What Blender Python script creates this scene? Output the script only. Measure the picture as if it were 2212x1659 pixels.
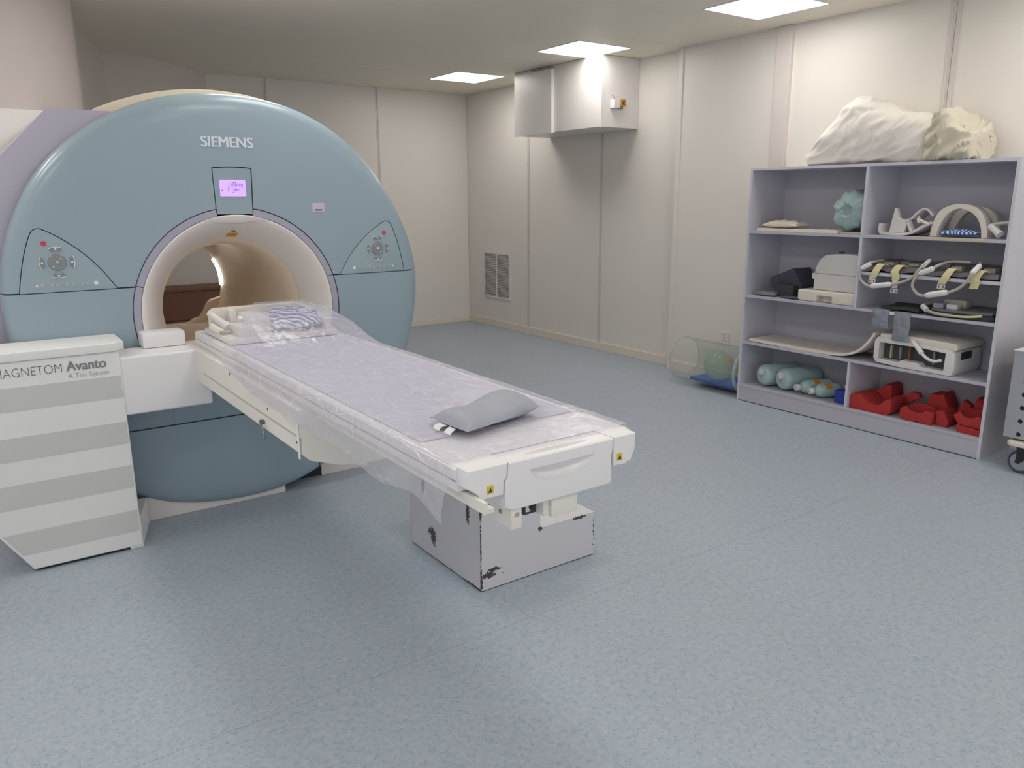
import bpy, bmesh, math, random
from mathutils import Vector, Matrix, noise
from math import sin, cos, pi, radians as rad

for o in list(bpy.data.objects):
    bpy.data.objects.remove(o)
SC = bpy.context.scene
COL = SC.collection

# ------------------------------------------------------------------ camera, world, exposure
FPX, YAW, PITCH, ROLL = 1685.9, rad(35.0754), rad(13.3823), rad(-0.3022)
fw = Vector((sin(YAW) * cos(PITCH), cos(YAW) * cos(PITCH), -sin(PITCH)))
rt = Vector((cos(YAW), -sin(YAW), 0))
up = rt.cross(fw)
r2 = rt * cos(ROLL) + up * sin(ROLL)
u2 = -rt * sin(ROLL) + up * cos(ROLL)
cd = bpy.data.cameras.new('camera')
cam = bpy.data.objects.new('camera', cd)
COL.objects.link(cam)
cd.sensor_width = 36
cd.lens = FPX / 2212 * 36
cd.clip_start = 0.05
M = Matrix((r2, u2, -fw)).transposed().to_4x4()
M.translation = Vector((0, 0, 1.5))
cam.matrix_world = M
SC.camera = cam

w = bpy.data.worlds.new('world')
SC.world = w
w.use_nodes = True
w.node_tree.nodes['Background'].inputs[0].default_value = (1.0, 0.99, 0.98, 1)
w.node_tree.nodes['Background'].inputs[1].default_value = 0.45
SC.view_settings.view_transform = 'Standard'
SC.view_settings.look = 'None'
SC.view_settings.gamma = 1
SC.view_settings.use_curve_mapping = False
SC.view_settings.exposure = 0.68
LAMP = 6.2          # strength of the ceiling panels' diffusers

H = 2.698           # ceiling height

# ------------------------------------------------------------------ materials
def lin(c):
    c = c / 255
    return c / 12.92 if c <= 0.04045 else ((c + 0.055) / 1.055) ** 2.4

def rgb(c):
    return (lin(c[0]), lin(c[1]), lin(c[2]), 1)

def base_mat(name):
    m = bpy.data.materials.new(name)
    m.use_nodes = True
    nt = m.node_tree
    return m, nt, nt.nodes['Principled BSDF']

def mk(name, c, rough=.5, spec=.5, metal=0, var=.04, scale=6, bump=0, bscale=150, coat=0, trans=0, alpha=1, sss=0):
    m, nt, b = base_mat(name)
    N, L = nt.nodes, nt.links
    tc = N.new('ShaderNodeTexCoord')
    nz = N.new('ShaderNodeTexNoise')
    nz.inputs['Scale'].default_value = scale
    nz.inputs['Detail'].default_value = 5
    L.new(tc.outputs['Object'], nz.inputs['Vector'])
    mx = N.new('ShaderNodeMix')
    mx.data_type = 'RGBA'
    a = rgb(c)
    mx.inputs[6].default_value = tuple(v * (1 - var) for v in a[:3]) + (1,)
    mx.inputs[7].default_value = tuple(min(1, v * (1 + var)) for v in a[:3]) + (1,)
    L.new(nz.outputs['Fac'], mx.inputs[0])
    L.new(mx.outputs[2], b.inputs['Base Color'])
    b.inputs['Roughness'].default_value = rough
    b.inputs['Metallic'].default_value = metal
    b.inputs['Specular IOR Level'].default_value = spec
    b.inputs['Coat Weight'].default_value = coat
    b.inputs['Coat Roughness'].default_value = .12
    b.inputs['Transmission Weight'].default_value = trans
    b.inputs['Alpha'].default_value = alpha
    if bump:
        n2 = N.new('ShaderNodeTexNoise')
        n2.inputs['Scale'].default_value = bscale
        n2.inputs['Detail'].default_value = 3
        L.new(tc.outputs['Object'], n2.inputs['Vector'])
        bp = N.new('ShaderNodeBump')
        bp.inputs['Strength'].default_value = bump
        bp.inputs['Distance'].default_value = .01
        L.new(n2.outputs['Fac'], bp.inputs['Height'])
        L.new(bp.outputs[0], b.inputs['Normal'])
    return m

def emit(name, c, s):
    m, nt, b = base_mat(name)
    b.inputs['Base Color'].default_value = rgb(c)
    b.inputs['Emission Color'].default_value = rgb(c)
    b.inputs['Emission Strength'].default_value = s
    return m

def mathn(nt, op, a, b=None):
    n = nt.nodes.new('ShaderNodeMath')
    n.operation = op
    for i, v in enumerate((a, b)):
        if v is None:
            continue
        if isinstance(v, (int, float)):
            n.inputs[i].default_value = v
        else:
            nt.links.new(v, n.inputs[i])
    return n.outputs[0]

def floor_mat():
    m, nt, b = base_mat('speckled_vinyl')
    N, L = nt.nodes, nt.links
    g = N.new('ShaderNodeNewGeometry')
    def nz(s, d=4):
        n = N.new('ShaderNodeTexNoise')
        n.inputs['Scale'].default_value = s
        n.inputs['Detail'].default_value = d
        L.new(g.outputs['Position'], n.inputs['Vector'])
        return n.outputs['Fac']
    ramp = N.new('ShaderNodeValToRGB')
    e = ramp.color_ramp.elements
    e[0].position, e[0].color = .30, rgb((160, 172, 187))
    e[1].position, e[1].color = .72, rgb((176, 185, 194))
    e2 = e.new(.5)
    e2.color = rgb((168, 178, 190))
    L.new(nz(45, 8), ramp.inputs[0])
    # darker and lighter chips of a homogeneous vinyl
    v = N.new('ShaderNodeTexVoronoi')
    v.inputs['Scale'].default_value = 130
    L.new(g.outputs['Position'], v.inputs['Vector'])
    sp = N.new('ShaderNodeSeparateColor')
    L.new(v.outputs['Color'], sp.inputs[0])
    f1 = mathn(nt, 'MULTIPLY', mathn(nt, 'GREATER_THAN', sp.outputs[0], .88), .22)
    f2 = mathn(nt, 'MULTIPLY', mathn(nt, 'GREATER_THAN', sp.outputs[1], .88), .14)
    mx = N.new('ShaderNodeMix'); mx.data_type = 'RGBA'
    L.new(f1, mx.inputs[0]); L.new(ramp.outputs[0], mx.inputs[6]); mx.inputs[7].default_value = rgb((92, 118, 140))
    m2 = N.new('ShaderNodeMix'); m2.data_type = 'RGBA'
    L.new(f2, m2.inputs[0]); L.new(mx.outputs[2], m2.inputs[6]); m2.inputs[7].default_value = rgb((200, 208, 208))
    L.new(m2.outputs[2], b.inputs['Base Color'])
    b.inputs['Roughness'].default_value = .42
    b.inputs['Specular IOR Level'].default_value = .35
    bp = N.new('ShaderNodeBump'); bp.inputs['Strength'].default_value = .08; bp.inputs['Distance'].default_value = .004
    L.new(nz(120), bp.inputs['Height']); L.new(bp.outputs[0], b.inputs['Normal'])
    return m

def chipped_mat(name, c, chips, dark=(70, 66, 66)):
    """painted wood with worn patches: chips = (centre, (rx, ry, rz)) in world space, broken up by noise"""
    m, nt, b = base_mat(name)
    N, L = nt.nodes, nt.links
    g = N.new('ShaderNodeNewGeometry')
    n = N.new('ShaderNodeTexNoise'); n.inputs['Scale'].default_value = 75; n.inputs['Detail'].default_value = 4
    n.inputs['Distortion'].default_value = 1.5
    L.new(g.outputs['Position'], n.inputs['Vector'])
    acc = None
    for ctr, r in chips:
        s = N.new('ShaderNodeVectorMath'); s.operation = 'SUBTRACT'
        L.new(g.outputs['Position'], s.inputs[0]); s.inputs[1].default_value = ctr
        d = N.new('ShaderNodeVectorMath'); d.operation = 'DIVIDE'
        L.new(s.outputs[0], d.inputs[0]); d.inputs[1].default_value = r
        l = N.new('ShaderNodeVectorMath'); l.operation = 'LENGTH'
        L.new(d.outputs[0], l.inputs[0])
        k = mathn(nt, 'MAXIMUM', mathn(nt, 'SUBTRACT', 1, l.outputs['Value']), 0)
        acc = k if acc is None else mathn(nt, 'MAXIMUM', acc, k)
    v = mathn(nt, 'ADD', mathn(nt, 'MULTIPLY', acc, .6), n.outputs['Fac'])
    gate = mathn(nt, 'MULTIPLY', mathn(nt, 'GREATER_THAN', v, .72), mathn(nt, 'GREATER_THAN', acc, .02))
    mx = N.new('ShaderNodeMix'); mx.data_type = 'RGBA'
    L.new(gate, mx.inputs[0]); mx.inputs[6].default_value = rgb(c); mx.inputs[7].default_value = rgb(dark)
    L.new(mx.outputs[2], b.inputs['Base Color'])
    b.inputs['Roughness'].default_value = .42
    return m

def film_mat():
    m = bpy.data.materials.new('plastic_film')
    m.use_nodes = True
    nt = m.node_tree; N, L = nt.nodes, nt.links
    N.remove(N['Principled BSDF'])
    out = N['Material Output']
    tc = N.new('ShaderNodeTexCoord')
    def nz(s, dist=0, det=5):
        n = N.new('ShaderNodeTexNoise'); n.inputs['Scale'].default_value = s; n.inputs['Detail'].default_value = det
        n.inputs['Distortion'].default_value = dist
        L.new(tc.outputs['Object'], n.inputs['Vector']); return n.outputs['Fac']
    df = N.new('ShaderNodeBsdfDiffuse'); df.inputs[0].default_value = rgb((232, 230, 240))
    tl = N.new('ShaderNodeBsdfTranslucent'); tl.inputs[0].default_value = rgb((232, 230, 240))
    tr = N.new('ShaderNodeBsdfTransparent'); tr.inputs[0].default_value = (.96, .96, .975, 1)
    gl = N.new('ShaderNodeBsdfGlossy'); gl.inputs['Roughness'].default_value = .13
    bp = N.new('ShaderNodeBump'); bp.inputs['Strength'].default_value = .22; bp.inputs['Distance'].default_value = .01
    L.new(nz(9, 1.6, 3), bp.inputs['Height'])
    L.new(bp.outputs[0], gl.inputs['Normal'])
    a = N.new('ShaderNodeMixShader'); a.inputs[0].default_value = .4
    L.new(df.outputs[0], a.inputs[1]); L.new(tl.outputs[0], a.inputs[2])
    def crease(scale, seedv, wid):
        mp = N.new('ShaderNodeMapping'); mp.inputs['Location'].default_value = (seedv, seedv * .7, 0)
        mp.inputs['Rotation'].default_value = (0, 0, .5 + seedv); mp.inputs['Scale'].default_value = (1.6, .8, 1)
        L.new(tc.outputs['Object'], mp.inputs[0])
        n = N.new('ShaderNodeTexNoise'); n.inputs['Scale'].default_value = 3
        L.new(mp.outputs[0], n.inputs['Vector'])
        va = N.new('ShaderNodeMix'); va.data_type = 'VECTOR'; va.inputs[0].default_value = .14
        L.new(mp.outputs[0], va.inputs[4]); L.new(n.outputs['Color'], va.inputs[5])
        v = N.new('ShaderNodeTexVoronoi'); v.feature = 'DISTANCE_TO_EDGE'; v.inputs['Scale'].default_value = scale
        L.new(va.outputs[1], v.inputs['Vector'])
        e = mathn(nt, 'MAXIMUM', mathn(nt, 'SUBTRACT', 1, mathn(nt, 'DIVIDE', v.outputs['Distance'], wid)), 0)
        k = mathn(nt, 'MAXIMUM', mathn(nt, 'MULTIPLY', mathn(nt, 'SUBTRACT', nz(5 + seedv, 1), .47), 5), 0)
        return mathn(nt, 'MINIMUM', mathn(nt, 'MULTIPLY', e, k), 1)
    cr = mathn(nt, 'MAXIMUM', crease(5, 1.3, .035), crease(11, 3.1, .045))
    h = mathn(nt, 'ADD', nz(9, 1.6, 3), mathn(nt, 'MULTIPLY', cr, .5))
    L.new(h, bp.inputs['Height'])
    fac = mathn(nt, 'ADD', mathn(nt, 'ADD', .27, mathn(nt, 'MULTIPLY', nz(6, 1.5), .20)), mathn(nt, 'MULTIPLY', cr, .22))
    b = N.new('ShaderNodeMixShader'); L.new(fac, b.inputs[0])
    L.new(tr.outputs[0], b.inputs[1]); L.new(a.outputs[0], b.inputs[2])
    c = N.new('ShaderNodeMixShader'); c.inputs[0].default_value = .06
    L.new(b.outputs[0], c.inputs[1]); L.new(gl.outputs[0], c.inputs[2])
    L.new(c.outputs[0], out.inputs[0])
    return m

def stripes_mat(name, c0, c1, scale, rough=.8, axis='X', dist=2):
    m, nt, b = base_mat(name)
    N, L = nt.nodes, nt.links
    tc = N.new('ShaderNodeTexCoord')
    wv = N.new('ShaderNodeTexWave'); wv.wave_type = 'BANDS'; wv.bands_direction = axis
    wv.inputs['Scale'].default_value = scale; wv.inputs['Distortion'].default_value = dist; wv.inputs['Detail'].default_value = 1
    L.new(tc.outputs['Object'], wv.inputs['Vector'])
    r = N.new('ShaderNodeValToRGB'); r.color_ramp.elements[0].position = .45; r.color_ramp.elements[1].position = .6
    r.color_ramp.elements[0].color = rgb(c0); r.color_ramp.elements[1].color = rgb(c1)
    L.new(wv.outputs['Fac'], r.inputs[0]); L.new(r.outputs[0], b.inputs['Base Color'])
    b.inputs['Roughness'].default_value = rough
    return m

WALL = mk('cream_wall_panel', (231, 226, 219), .42, var=.02, scale=1.5)
WHITE_WALL = mk('white_wall_panel', (240, 238, 234), .5, var=.02)
JOINT = mk('joint_strip', (216, 209, 204), .35, var=.03)
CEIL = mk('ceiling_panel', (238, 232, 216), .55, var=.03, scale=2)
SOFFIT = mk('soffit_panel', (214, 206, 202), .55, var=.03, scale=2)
SKIRT = mk('cream_baseboard', (232, 222, 208), .4, var=.03)
FLOOR = floor_mat()
DUCT = mk('white_sheet_metal', (228, 224, 220), .35, var=.02)
TEAL = mk('pale_teal_cover', (148, 167, 178), .33, coat=.25, var=.03, scale=3)
GROOVE = mk('dark_groove', (64, 84, 92), .7)
LAV = mk('lavender_grey_shell', (182, 176, 192), .5, var=.03, scale=2)
SHELL = mk('ivory_shell', (222, 212, 190), .45, var=.02)
RING = mk('silver_lavender_ring', (168, 166, 184), .35, var=.03)
GANTRY_WHITE = mk('gantry_white', (232, 226, 224), .38, var=.015)
BORE = mk('warm_bore_lining', (244, 230, 212), .45, var=.03)
TWHITE = mk('table_white', (238, 236, 238), .3, var=.015, scale=4)
TCREAM = mk('table_cream', (234, 230, 222), .38, var=.02)
CWHITE = mk('console_white', (236, 236, 235), .4, var=.02)
CGREY = mk('console_grey_band', (208, 208, 206), .45, var=.02)
PRINT_D = mk('print_dark_grey', (96, 98, 100), .6, var=0)
PRINT_M = mk('print_mid_grey', (136, 138, 142), .6, var=0)
PRINT_L = mk('print_light_grey', (172, 172, 172), .6, var=0)
LOGO = mk('logo_white', (222, 226, 238), .4, var=0)
BLACK = mk('black_plastic', (36, 36, 40), .5)
DARK = mk('dark_grey', (70, 70, 74), .6)
STEEL = mk('steel', (130, 130, 128), .35, metal=.8)
RED = mk('red_plastic', (205, 60, 84), .4)
SMOKE = mk('smoke_button', (128, 134, 138), .25, coat=.5)
SMOKEL = mk('silver_button', (176, 182, 182), .25, coat=.5)
LIT = mk('pale_button', (232, 232, 228), .3)
LCD = emit('lcd_violet', (172, 140, 235), .75)
INK = mk('lcd_ink', (90, 60, 150), .6, var=0)
ORANGE = mk('warning_orange', (206, 146, 50), .5, var=.05)
YELLOW = mk('warning_yellow', (226, 192, 44), .5, var=.03)
CUSH = mk('grey_vinyl_cushion', (158, 161, 172), .5, var=.04, bump=.15, bscale=300)
PAD = mk('lavender_pad', (204, 202, 216), .55, var=.03)
TAG = mk('white_tag', (225, 225, 228), .6)
SHELFM = mk('grey_laminate', (190, 189, 200), .45, var=.03, scale=3)
SHELFE = mk('grey_laminate_edge', (208, 207, 218), .42, var=.02)
WPLAS = mk('white_plastic', (226, 222, 222), .35, var=.02)
IVORY = mk('ivory_plastic', (228, 220, 210), .4, var=.03)
GPLAS = mk('grey_cable', (182, 176, 166), .5)
WOOL = mk('white_bundle_cloth', (242, 236, 228), .8, var=.02, bump=.12, bscale=30)
CREAMCL = mk('cream_cloth', (214, 206, 188), .85, var=.05, bump=.12, bscale=60)
MINT = mk('mint_cloth', (174, 196, 196), .85, var=.05, bump=.3, bscale=45)
FOAMD = mk('charcoal_foam', (78, 80, 90), .9, var=.06)
FOAMR = mk('red_foam', (178, 52, 52), .85, var=.06, scale=20, bump=.2, bscale=200)
BLUEB = mk('blue_plastic', (48, 64, 160), .5)
BLUEM = mk('blue_mat', (62, 104, 190), .6)
MATG = mk('grey_mat', (128, 126, 132), .7, var=.08)
MATD = mk('dark_mat', (62, 62, 66), .7, var=.08)
STRAP = mk('pale_yellow_strap', (214, 206, 158), .8, var=.05)
BAGG = mk('grey_plastic_bag', (138, 144, 154), .35, var=.12, scale=25, bump=.6, bscale=40)
BROWN = mk('brown_wood', (128, 86, 62), .5, var=.08)
BROWNL = mk('light_brown_wood', (150, 108, 82), .5, var=.08)
CARTM = mk('trolley_grey', (168, 169, 180), .45, var=.03)
TYRE = mk('caster_tyre', (70, 74, 82), .5)
HUBM = mk('caster_hub', (150, 154, 166), .5)
LAMP_M = emit('lamp_diffuser', (255, 251, 246), LAMP)
LAMP_F = mk('lamp_frame', (236, 236, 234), .4)
SPAPER = mk('pale_sticker', (196, 192, 208), .5, var=.03)
BORELAMP = emit('bore_lamp', (255, 246, 232), 14)

def glass_mat(name, c, alpha, rough=.05):
    """clear plastic: mostly see-through with a glossy skin"""
    m = bpy.data.materials.new(name); m.use_nodes = True
    nt = m.node_tree; N, L = nt.nodes, nt.links
    N.remove(N['Principled BSDF'])
    tr = N.new('ShaderNodeBsdfTransparent'); tr.inputs[0].default_value = tuple(v ** .15 for v in rgb(c)[:3]) + (1,)
    df = N.new('ShaderNodeBsdfDiffuse'); df.inputs[0].default_value = rgb(c)
    gl = N.new('ShaderNodeBsdfGlossy'); gl.inputs['Roughness'].default_value = rough
    lw = N.new('ShaderNodeLayerWeight'); lw.inputs[0].default_value = .5
    fr_out = mathn(nt, 'ADD', .035, mathn(nt, 'MULTIPLY', mathn(nt, 'POWER', lw.outputs['Facing'], 5), .6))
    a = N.new('ShaderNodeMixShader'); a.inputs[0].default_value = alpha
    L.new(tr.outputs[0], a.inputs[1]); L.new(df.outputs[0], a.inputs[2])
    b = N.new('ShaderNodeMixShader'); L.new(fr_out, b.inputs[0])
    L.new(a.outputs[0], b.inputs[1]); L.new(gl.outputs[0], b.inputs[2])
    L.new(b.outputs[0], N['Material Output'].inputs[0])
    return m
ACRYL = glass_mat('clear_acrylic', (226, 232, 228), .07)
ACRYLE = glass_mat('acrylic_edge', (222, 234, 228), .45)
LIQUID = glass_mat('pale_green_liquid', (196, 224, 200), .34)
BOTTLE = mk('frosted_bottle', (170, 196, 196), .25, coat=.3, var=.05)
BOTTLED = mk('green_bottle', (104, 142, 132), .3, coat=.3, var=.05)

# ------------------------------------------------------------------ mesh helpers (all vertices in world space)
def box(bm, x0, x1, y0, y1, z0, z1, bev=0, seg=2):
    m = Matrix.Translation(((x0 + x1) / 2, (y0 + y1) / 2, (z0 + z1) / 2)) @ Matrix.Diagonal((abs(x1 - x0), abs(y1 - y0), abs(z1 - z0), 1))
    r = bmesh.ops.create_cube(bm, size=1, matrix=m)
    if bev:
        es = set()
        for v in r['verts']:
            es.update(v.link_edges)
        bmesh.ops.bevel(bm, geom=list(es), offset=bev, segments=seg, profile=.6, affect='EDGES')
    return bm

def B(x0, x1, y0, y1, z0, z1, bev=0, seg=2):
    return box(bmesh.new(), x0, x1, y0, y1, z0, z1, bev, seg)

AX = {'x': lambda a, b, c: (c, a, b), 'y': lambda a, b, c: (a, c, b), 'z': lambda a, b, c: (a, b, c)}
def prism(bm, poly, axis, lo, hi, bev=0, seg=2):
    """poly in the two other axes (x: (y,z), y: (x,z), z: (x,y)), swept from lo to hi along the axis"""
    f = AX[axis]
    a = [bm.verts.new(f(p[0], p[1], lo)) for p in poly]
    b = [bm.verts.new(f(p[0], p[1], hi)) for p in poly]
    n = len(poly)
    fs = [bm.faces.new(a[::-1]), bm.faces.new(b)]
    for i in range(n):
        fs.append(bm.faces.new((a[i], a[(i + 1) % n], b[(i + 1) % n], b[i])))
    bmesh.ops.recalc_face_normals(bm, faces=fs)
    if bev:
        es = {e for q in fs[:2] for e in q.edges}
        bmesh.ops.bevel(bm, geom=list(es), offset=bev, segments=seg, profile=.6, affect='EDGES')
    return bm

def P(poly, axis, lo, hi, bev=0, seg=2):
    return prism(bmesh.new(), poly, axis, lo, hi, bev, seg)

def cyl(bm, p0, p1, r0, r1=None, n=24, cap=True):
    r1 = r0 if r1 is None else r1
    p0, p1 = Vector(p0), Vector(p1)
    d = p1 - p0
    q = d.to_track_quat('Z', 'Y').to_matrix().to_4x4()
    m = Matrix.Translation((p0 + p1) / 2) @ q
    bmesh.ops.create_cone(bm, cap_ends=cap, segments=n, radius1=r0, radius2=r1, depth=d.length, matrix=m)
    return bm

def lathe(bm, prof, c, axis='y', n=96, a0=0, a1=2 * pi, close=False, sx=1):
    """prof: (radius, position along axis); c: centre in the other two axes"""
    f = AX[axis]
    full = abs(a1 - a0 - 2 * pi) < 1e-6
    cnt = n if full else n + 1
    rings = []
    for r, t in prof:
        rings.append([bm.verts.new(f(c[0] + r * cos(a0 + (a1 - a0) * i / n), c[1] + r * sin(a0 + (a1 - a0) * i / n), t)) for i in range(cnt)])
    pr = list(zip(rings, rings[1:]))
    if close:
        pr.append((rings[-1], rings[0]))
    fs = []
    for A_, B_ in pr:
        for i in range(n):
            j = (i + 1) % cnt
            fs.append(bm.faces.new((A_[i], A_[j], B_[j], B_[i])))
    if close and not full:
        fs.append(bm.faces.new([g[0] for g in rings]))
        fs.append(bm.faces.new([g[-1] for g in rings][::-1]))
    bmesh.ops.recalc_face_normals(bm, faces=fs)
    return bm

def sphere(bm, c, r, u=24, v=16, rot=None):
    m = Matrix.Translation(c)
    if rot is not None:
        m = m @ rot
    m = m @ Matrix.Diagonal((r[0], r[1], r[2], 1)) if not isinstance(r, (int, float)) else m @ Matrix.Diagonal((r, r, r, 1))
    bmesh.ops.create_uvsphere(bm, u_segments=u, v_segments=v, radius=1, matrix=m)
    return bm

def smooth_path(pts, k=6, closed=False):
    pts = [Vector(p) for p in pts]
    out = []
    n = len(pts)
    for i in range(n if closed else n - 1):
        if closed:
            p0, p1, p2, p3 = pts[i - 1], pts[i], pts[(i + 1) % n], pts[(i + 2) % n]
        else:
            p0, p1, p2, p3 = pts[max(i - 1, 0)], pts[i], pts[i + 1], pts[min(i + 2, n - 1)]
        for s in range(k):
            t = s / k
            out.append(.5 * ((2 * p1) + (-p0 + p2) * t + (2 * p0 - 5 * p1 + 4 * p2 - p3) * t * t + (-p0 + 3 * p1 - 3 * p2 + p3) * t ** 3))
    if not closed:
        out.append(pts[-1])
    return out

def tube(bm, pts, r, n=8, k=5, closed=False):
    pp = smooth_path(pts, k, closed) if len(pts) > 2 else [Vector(p) for p in pts]
    rings = []
    prev = None
    m = len(pp)
    for i, p in enumerate(pp):
        t = (pp[(i + 1) % m] - pp[i - 1]) if closed else (pp[min(i + 1, m - 1)] - pp[max(i - 1, 0)])
        t.normalize()
        if prev is None:
            a = t.orthogonal().normalized()
        else:
            a = (prev - t * prev.dot(t)).normalized()
        prev = a
        b = t.cross(a)
        rings.append([bm.verts.new(p + (a * cos(2 * pi * j / n) + b * sin(2 * pi * j / n)) * r) for j in range(n)])
    for i in range(m if closed else m - 1):
        A_, B_ = rings[i], rings[(i + 1) % m]
        for j in range(n):
            bm.faces.new((A_[j], A_[(j + 1) % n], B_[(j + 1) % n], B_[j]))
    if not closed:
        bm.faces.new(rings[0][::-1]); bm.faces.new(rings[-1])
    return bm

def ribbon(bm, path, width_vec, th):
    """a flat strap along a path, width_vec across it, th thick"""
    pp = smooth_path(path, 5)
    wv = Vector(width_vec) * .5
    rows = []
    for i, p in enumerate(pp):
        t = (pp[min(i + 1, len(pp) - 1)] - pp[max(i - 1, 0)]).normalized()
        nn = t.cross(wv).normalized() * th * .5
        rows.append([bm.verts.new(p + s) for s in (wv + nn, -wv + nn, -wv - nn, wv - nn)])
    for a, b in zip(rows, rows[1:]):
        for j in range(4):
            bm.faces.new((a[j], a[(j + 1) % 4], b[(j + 1) % 4], b[j]))
    bm.faces.new(rows[0][::-1]); bm.faces.new(rows[-1])
    bmesh.ops.recalc_face_normals(bm, faces=bm.faces[:])
    return bm

def jitter(bm, amp, sc, seed=0):
    bm.normal_update()
    for v in bm.verts:
        q = v.co * sc + Vector((seed, seed * 2.1, 0))
        v.co += v.normal * amp * noise.noise(q)
    return bm

WL = {}     # world position of every placed object
def obj(name, bm, mat, parent=None, smooth=True, angle=40, base=None):
    me = bpy.data.meshes.new(name)
    bm.to_mesh(me)
    bm.free()
    if parent is None:
        if base is None:
            xs = [v.co for v in me.vertices]
            base = Vector(((min(v.x for v in xs) + max(v.x for v in xs)) / 2, (min(v.y for v in xs) + max(v.y for v in xs)) / 2, min(v.z for v in xs)))
        org = Vector(base)
    else:
        org = WL[parent.name]
    me.transform(Matrix.Translation(-org))
    me.materials.append(mat)
    o = bpy.data.objects.new(name, me)
    COL.objects.link(o)
    if parent is None:
        o.location = org
    else:
        o.parent = parent
    WL[o.name] = org
    if smooth:
        me.polygons.foreach_set('use_smooth', [True] * len(me.polygons))
        try:
            me.set_sharp_from_angle(angle=rad(angle))
        except Exception:
            pass
    return o

def thing(name, loc, label, cat, group=None):
    o = bpy.data.objects.new(name, None)
    COL.objects.link(o)
    o.location = loc
    o.empty_display_size = .1
    WL[o.name] = Vector(loc)
    return tag(o, label, cat, group)

def tag(o, label, cat, group=None):
    o['label'] = label
    o['category'] = cat
    if group:
        o['group'] = group
    return o

def struct(name, bm, mat, **k):
    o = obj(name, bm, mat, **k)
    o['kind'] = 'structure'
    return o

def copy_tree(src, delta, parent=None, label=None, rotz=0):
    c = src.copy()
    COL.objects.link(c)
    if parent is None:
        c.location = src.location + Vector(delta)
        c.rotation_euler.z += rotz
        WL[c.name] = c.location.copy()
        if label:
            c['label'] = label
    else:
        c.parent = parent
    for ch in list(src.children):
        copy_tree(ch, delta, c)
    return c

def boolean(bm, cutters, op='DIFFERENCE'):
    """apply exact booleans with a list of bmeshes, without operators"""
    me = bpy.data.meshes.new('tmp'); bm.to_mesh(me); bm.free()
    o = bpy.data.objects.new('tmp', me); COL.objects.link(o)
    extra = []
    for cb in cutters:
        cm = bpy.data.meshes.new('tmpc'); cb.to_mesh(cm); cb.free()
        co = bpy.data.objects.new('tmpc', cm); COL.objects.link(co)
        md = o.modifiers.new('b', 'BOOLEAN'); md.object = co; md.operation = op; md.solver = 'EXACT'
        extra.append((co, cm))
    bpy.context.view_layer.update()
    dg = bpy.context.evaluated_depsgraph_get()
    ev = o.evaluated_get(dg)
    res = bmesh.new()
    res.from_mesh(ev.to_mesh())
    ev.to_mesh_clear()
    bpy.data.objects.remove(o); bpy.data.meshes.remove(me)
    for co, cm in extra:
        bpy.data.objects.remove(co); bpy.data.meshes.remove(cm)
    return res

def text(name, body, x0, x1, z0, z1, y, mat, parent, bold=0, sx=None):
    """flat lettering on a face that looks towards -Y, fitted to the box x0..x1, z0..z1"""
    cu = bpy.data.curves.new('t', 'FONT')
    cu.body = body
    cu.offset = min(bold, 0)
    cu.extrude = .02
    o = bpy.data.objects.new('t', cu); COL.objects.link(o)
    bpy.context.view_layer.update()
    dg = bpy.context.evaluated_depsgraph_get()
    bm = bmesh.new(); bm.from_mesh(o.evaluated_get(dg).to_mesh())
    o.evaluated_get(dg).to_mesh_clear()
    bpy.data.objects.remove(o)
    xs = [v.co.x for v in bm.verts]; ys = [v.co.y for v in bm.verts]
    ax, bx, ay, by = min(xs), max(xs), min(ys), max(ys)
    for v in bm.verts:
        X, Y, Z = v.co
        v.co = Vector((x0 + (X - ax) / (bx - ax) * (x1 - x0), y - (Z + .02) * .03, z0 + (Y - ay) / (by - ay) * (z1 - z0)))
    if bold > 0:
        src = bm.copy()
        me_ = bpy.data.meshes.new('t'); src.to_mesh(me_); src.free()
        for k in (-1, 1):
            n0 = len(bm.verts)
            bm.from_mesh(me_)
            bm.verts.ensure_lookup_table()
            for v in bm.verts[n0:]:
                v.co.x += k * bold * (z1 - z0)
                v.co.y -= .0002 + .00012 * k
        bpy.data.meshes.remove(me_)
    return obj(name, bm, mat, parent, smooth=False)

# ================================================================== THE ROOM
XL, XR, XRn = -2.0, 5.20, 5.12      # left wall, far part of right wall, near part of right wall
YB, YF = 8.32, -1.6                 # back wall, room end behind the camera, left open to let world light in
YS = 4.80                           # step in the right wall

fl = struct('floor', B(XL, XR, YF, YB, -.06, -.002), GROOVE, smooth=False)
ys = [YF, 2.085, 4.085, 6.085, YB]
for a, b in zip(ys, ys[1:]):
    obj('vinyl_sheet', B(XL, XR, a + .0006, b - .0006, -.002, 0), FLOOR, fl, smooth=False)

ce = struct('ceiling', B(XL, XR, YF, YB, H + .012, H + .08), JOINT, smooth=False)
# lamps: (x0, y0); those out of view are added to brighten the room
LS = .572
LX, LY = [4.203, 1.30, -.95], [6.88, 5.05, 4.33, 3.235, 1.42, -.39]
def no_lamp(x, y):
    return (0 < x < 2 and y > 5) or (x < 0 and y > 5) or (x > 2 and y == 4.33)
cuts = [(lx, ly) for lx in LX for ly in LY if not no_lamp(lx, ly)]
ny = [YF, -.9, .3, 1.5 - .3, 2.4, 3.6, 4.8, 6.0, 7.2, YB]
for a, b in zip(ny, ny[1:]):
    bm = B(XL, XR, a + .0015, b - .0015, H, H + .012)
    hit = [B(x, x + LS, y, y + LS, H - .05, H + .05) for x, y in cuts if y < b and y + LS > a]
    if hit:
        bm = boolean(bm, hit)
    obj('ceiling_panel', bm, CEIL, ce, smooth=False)

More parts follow.
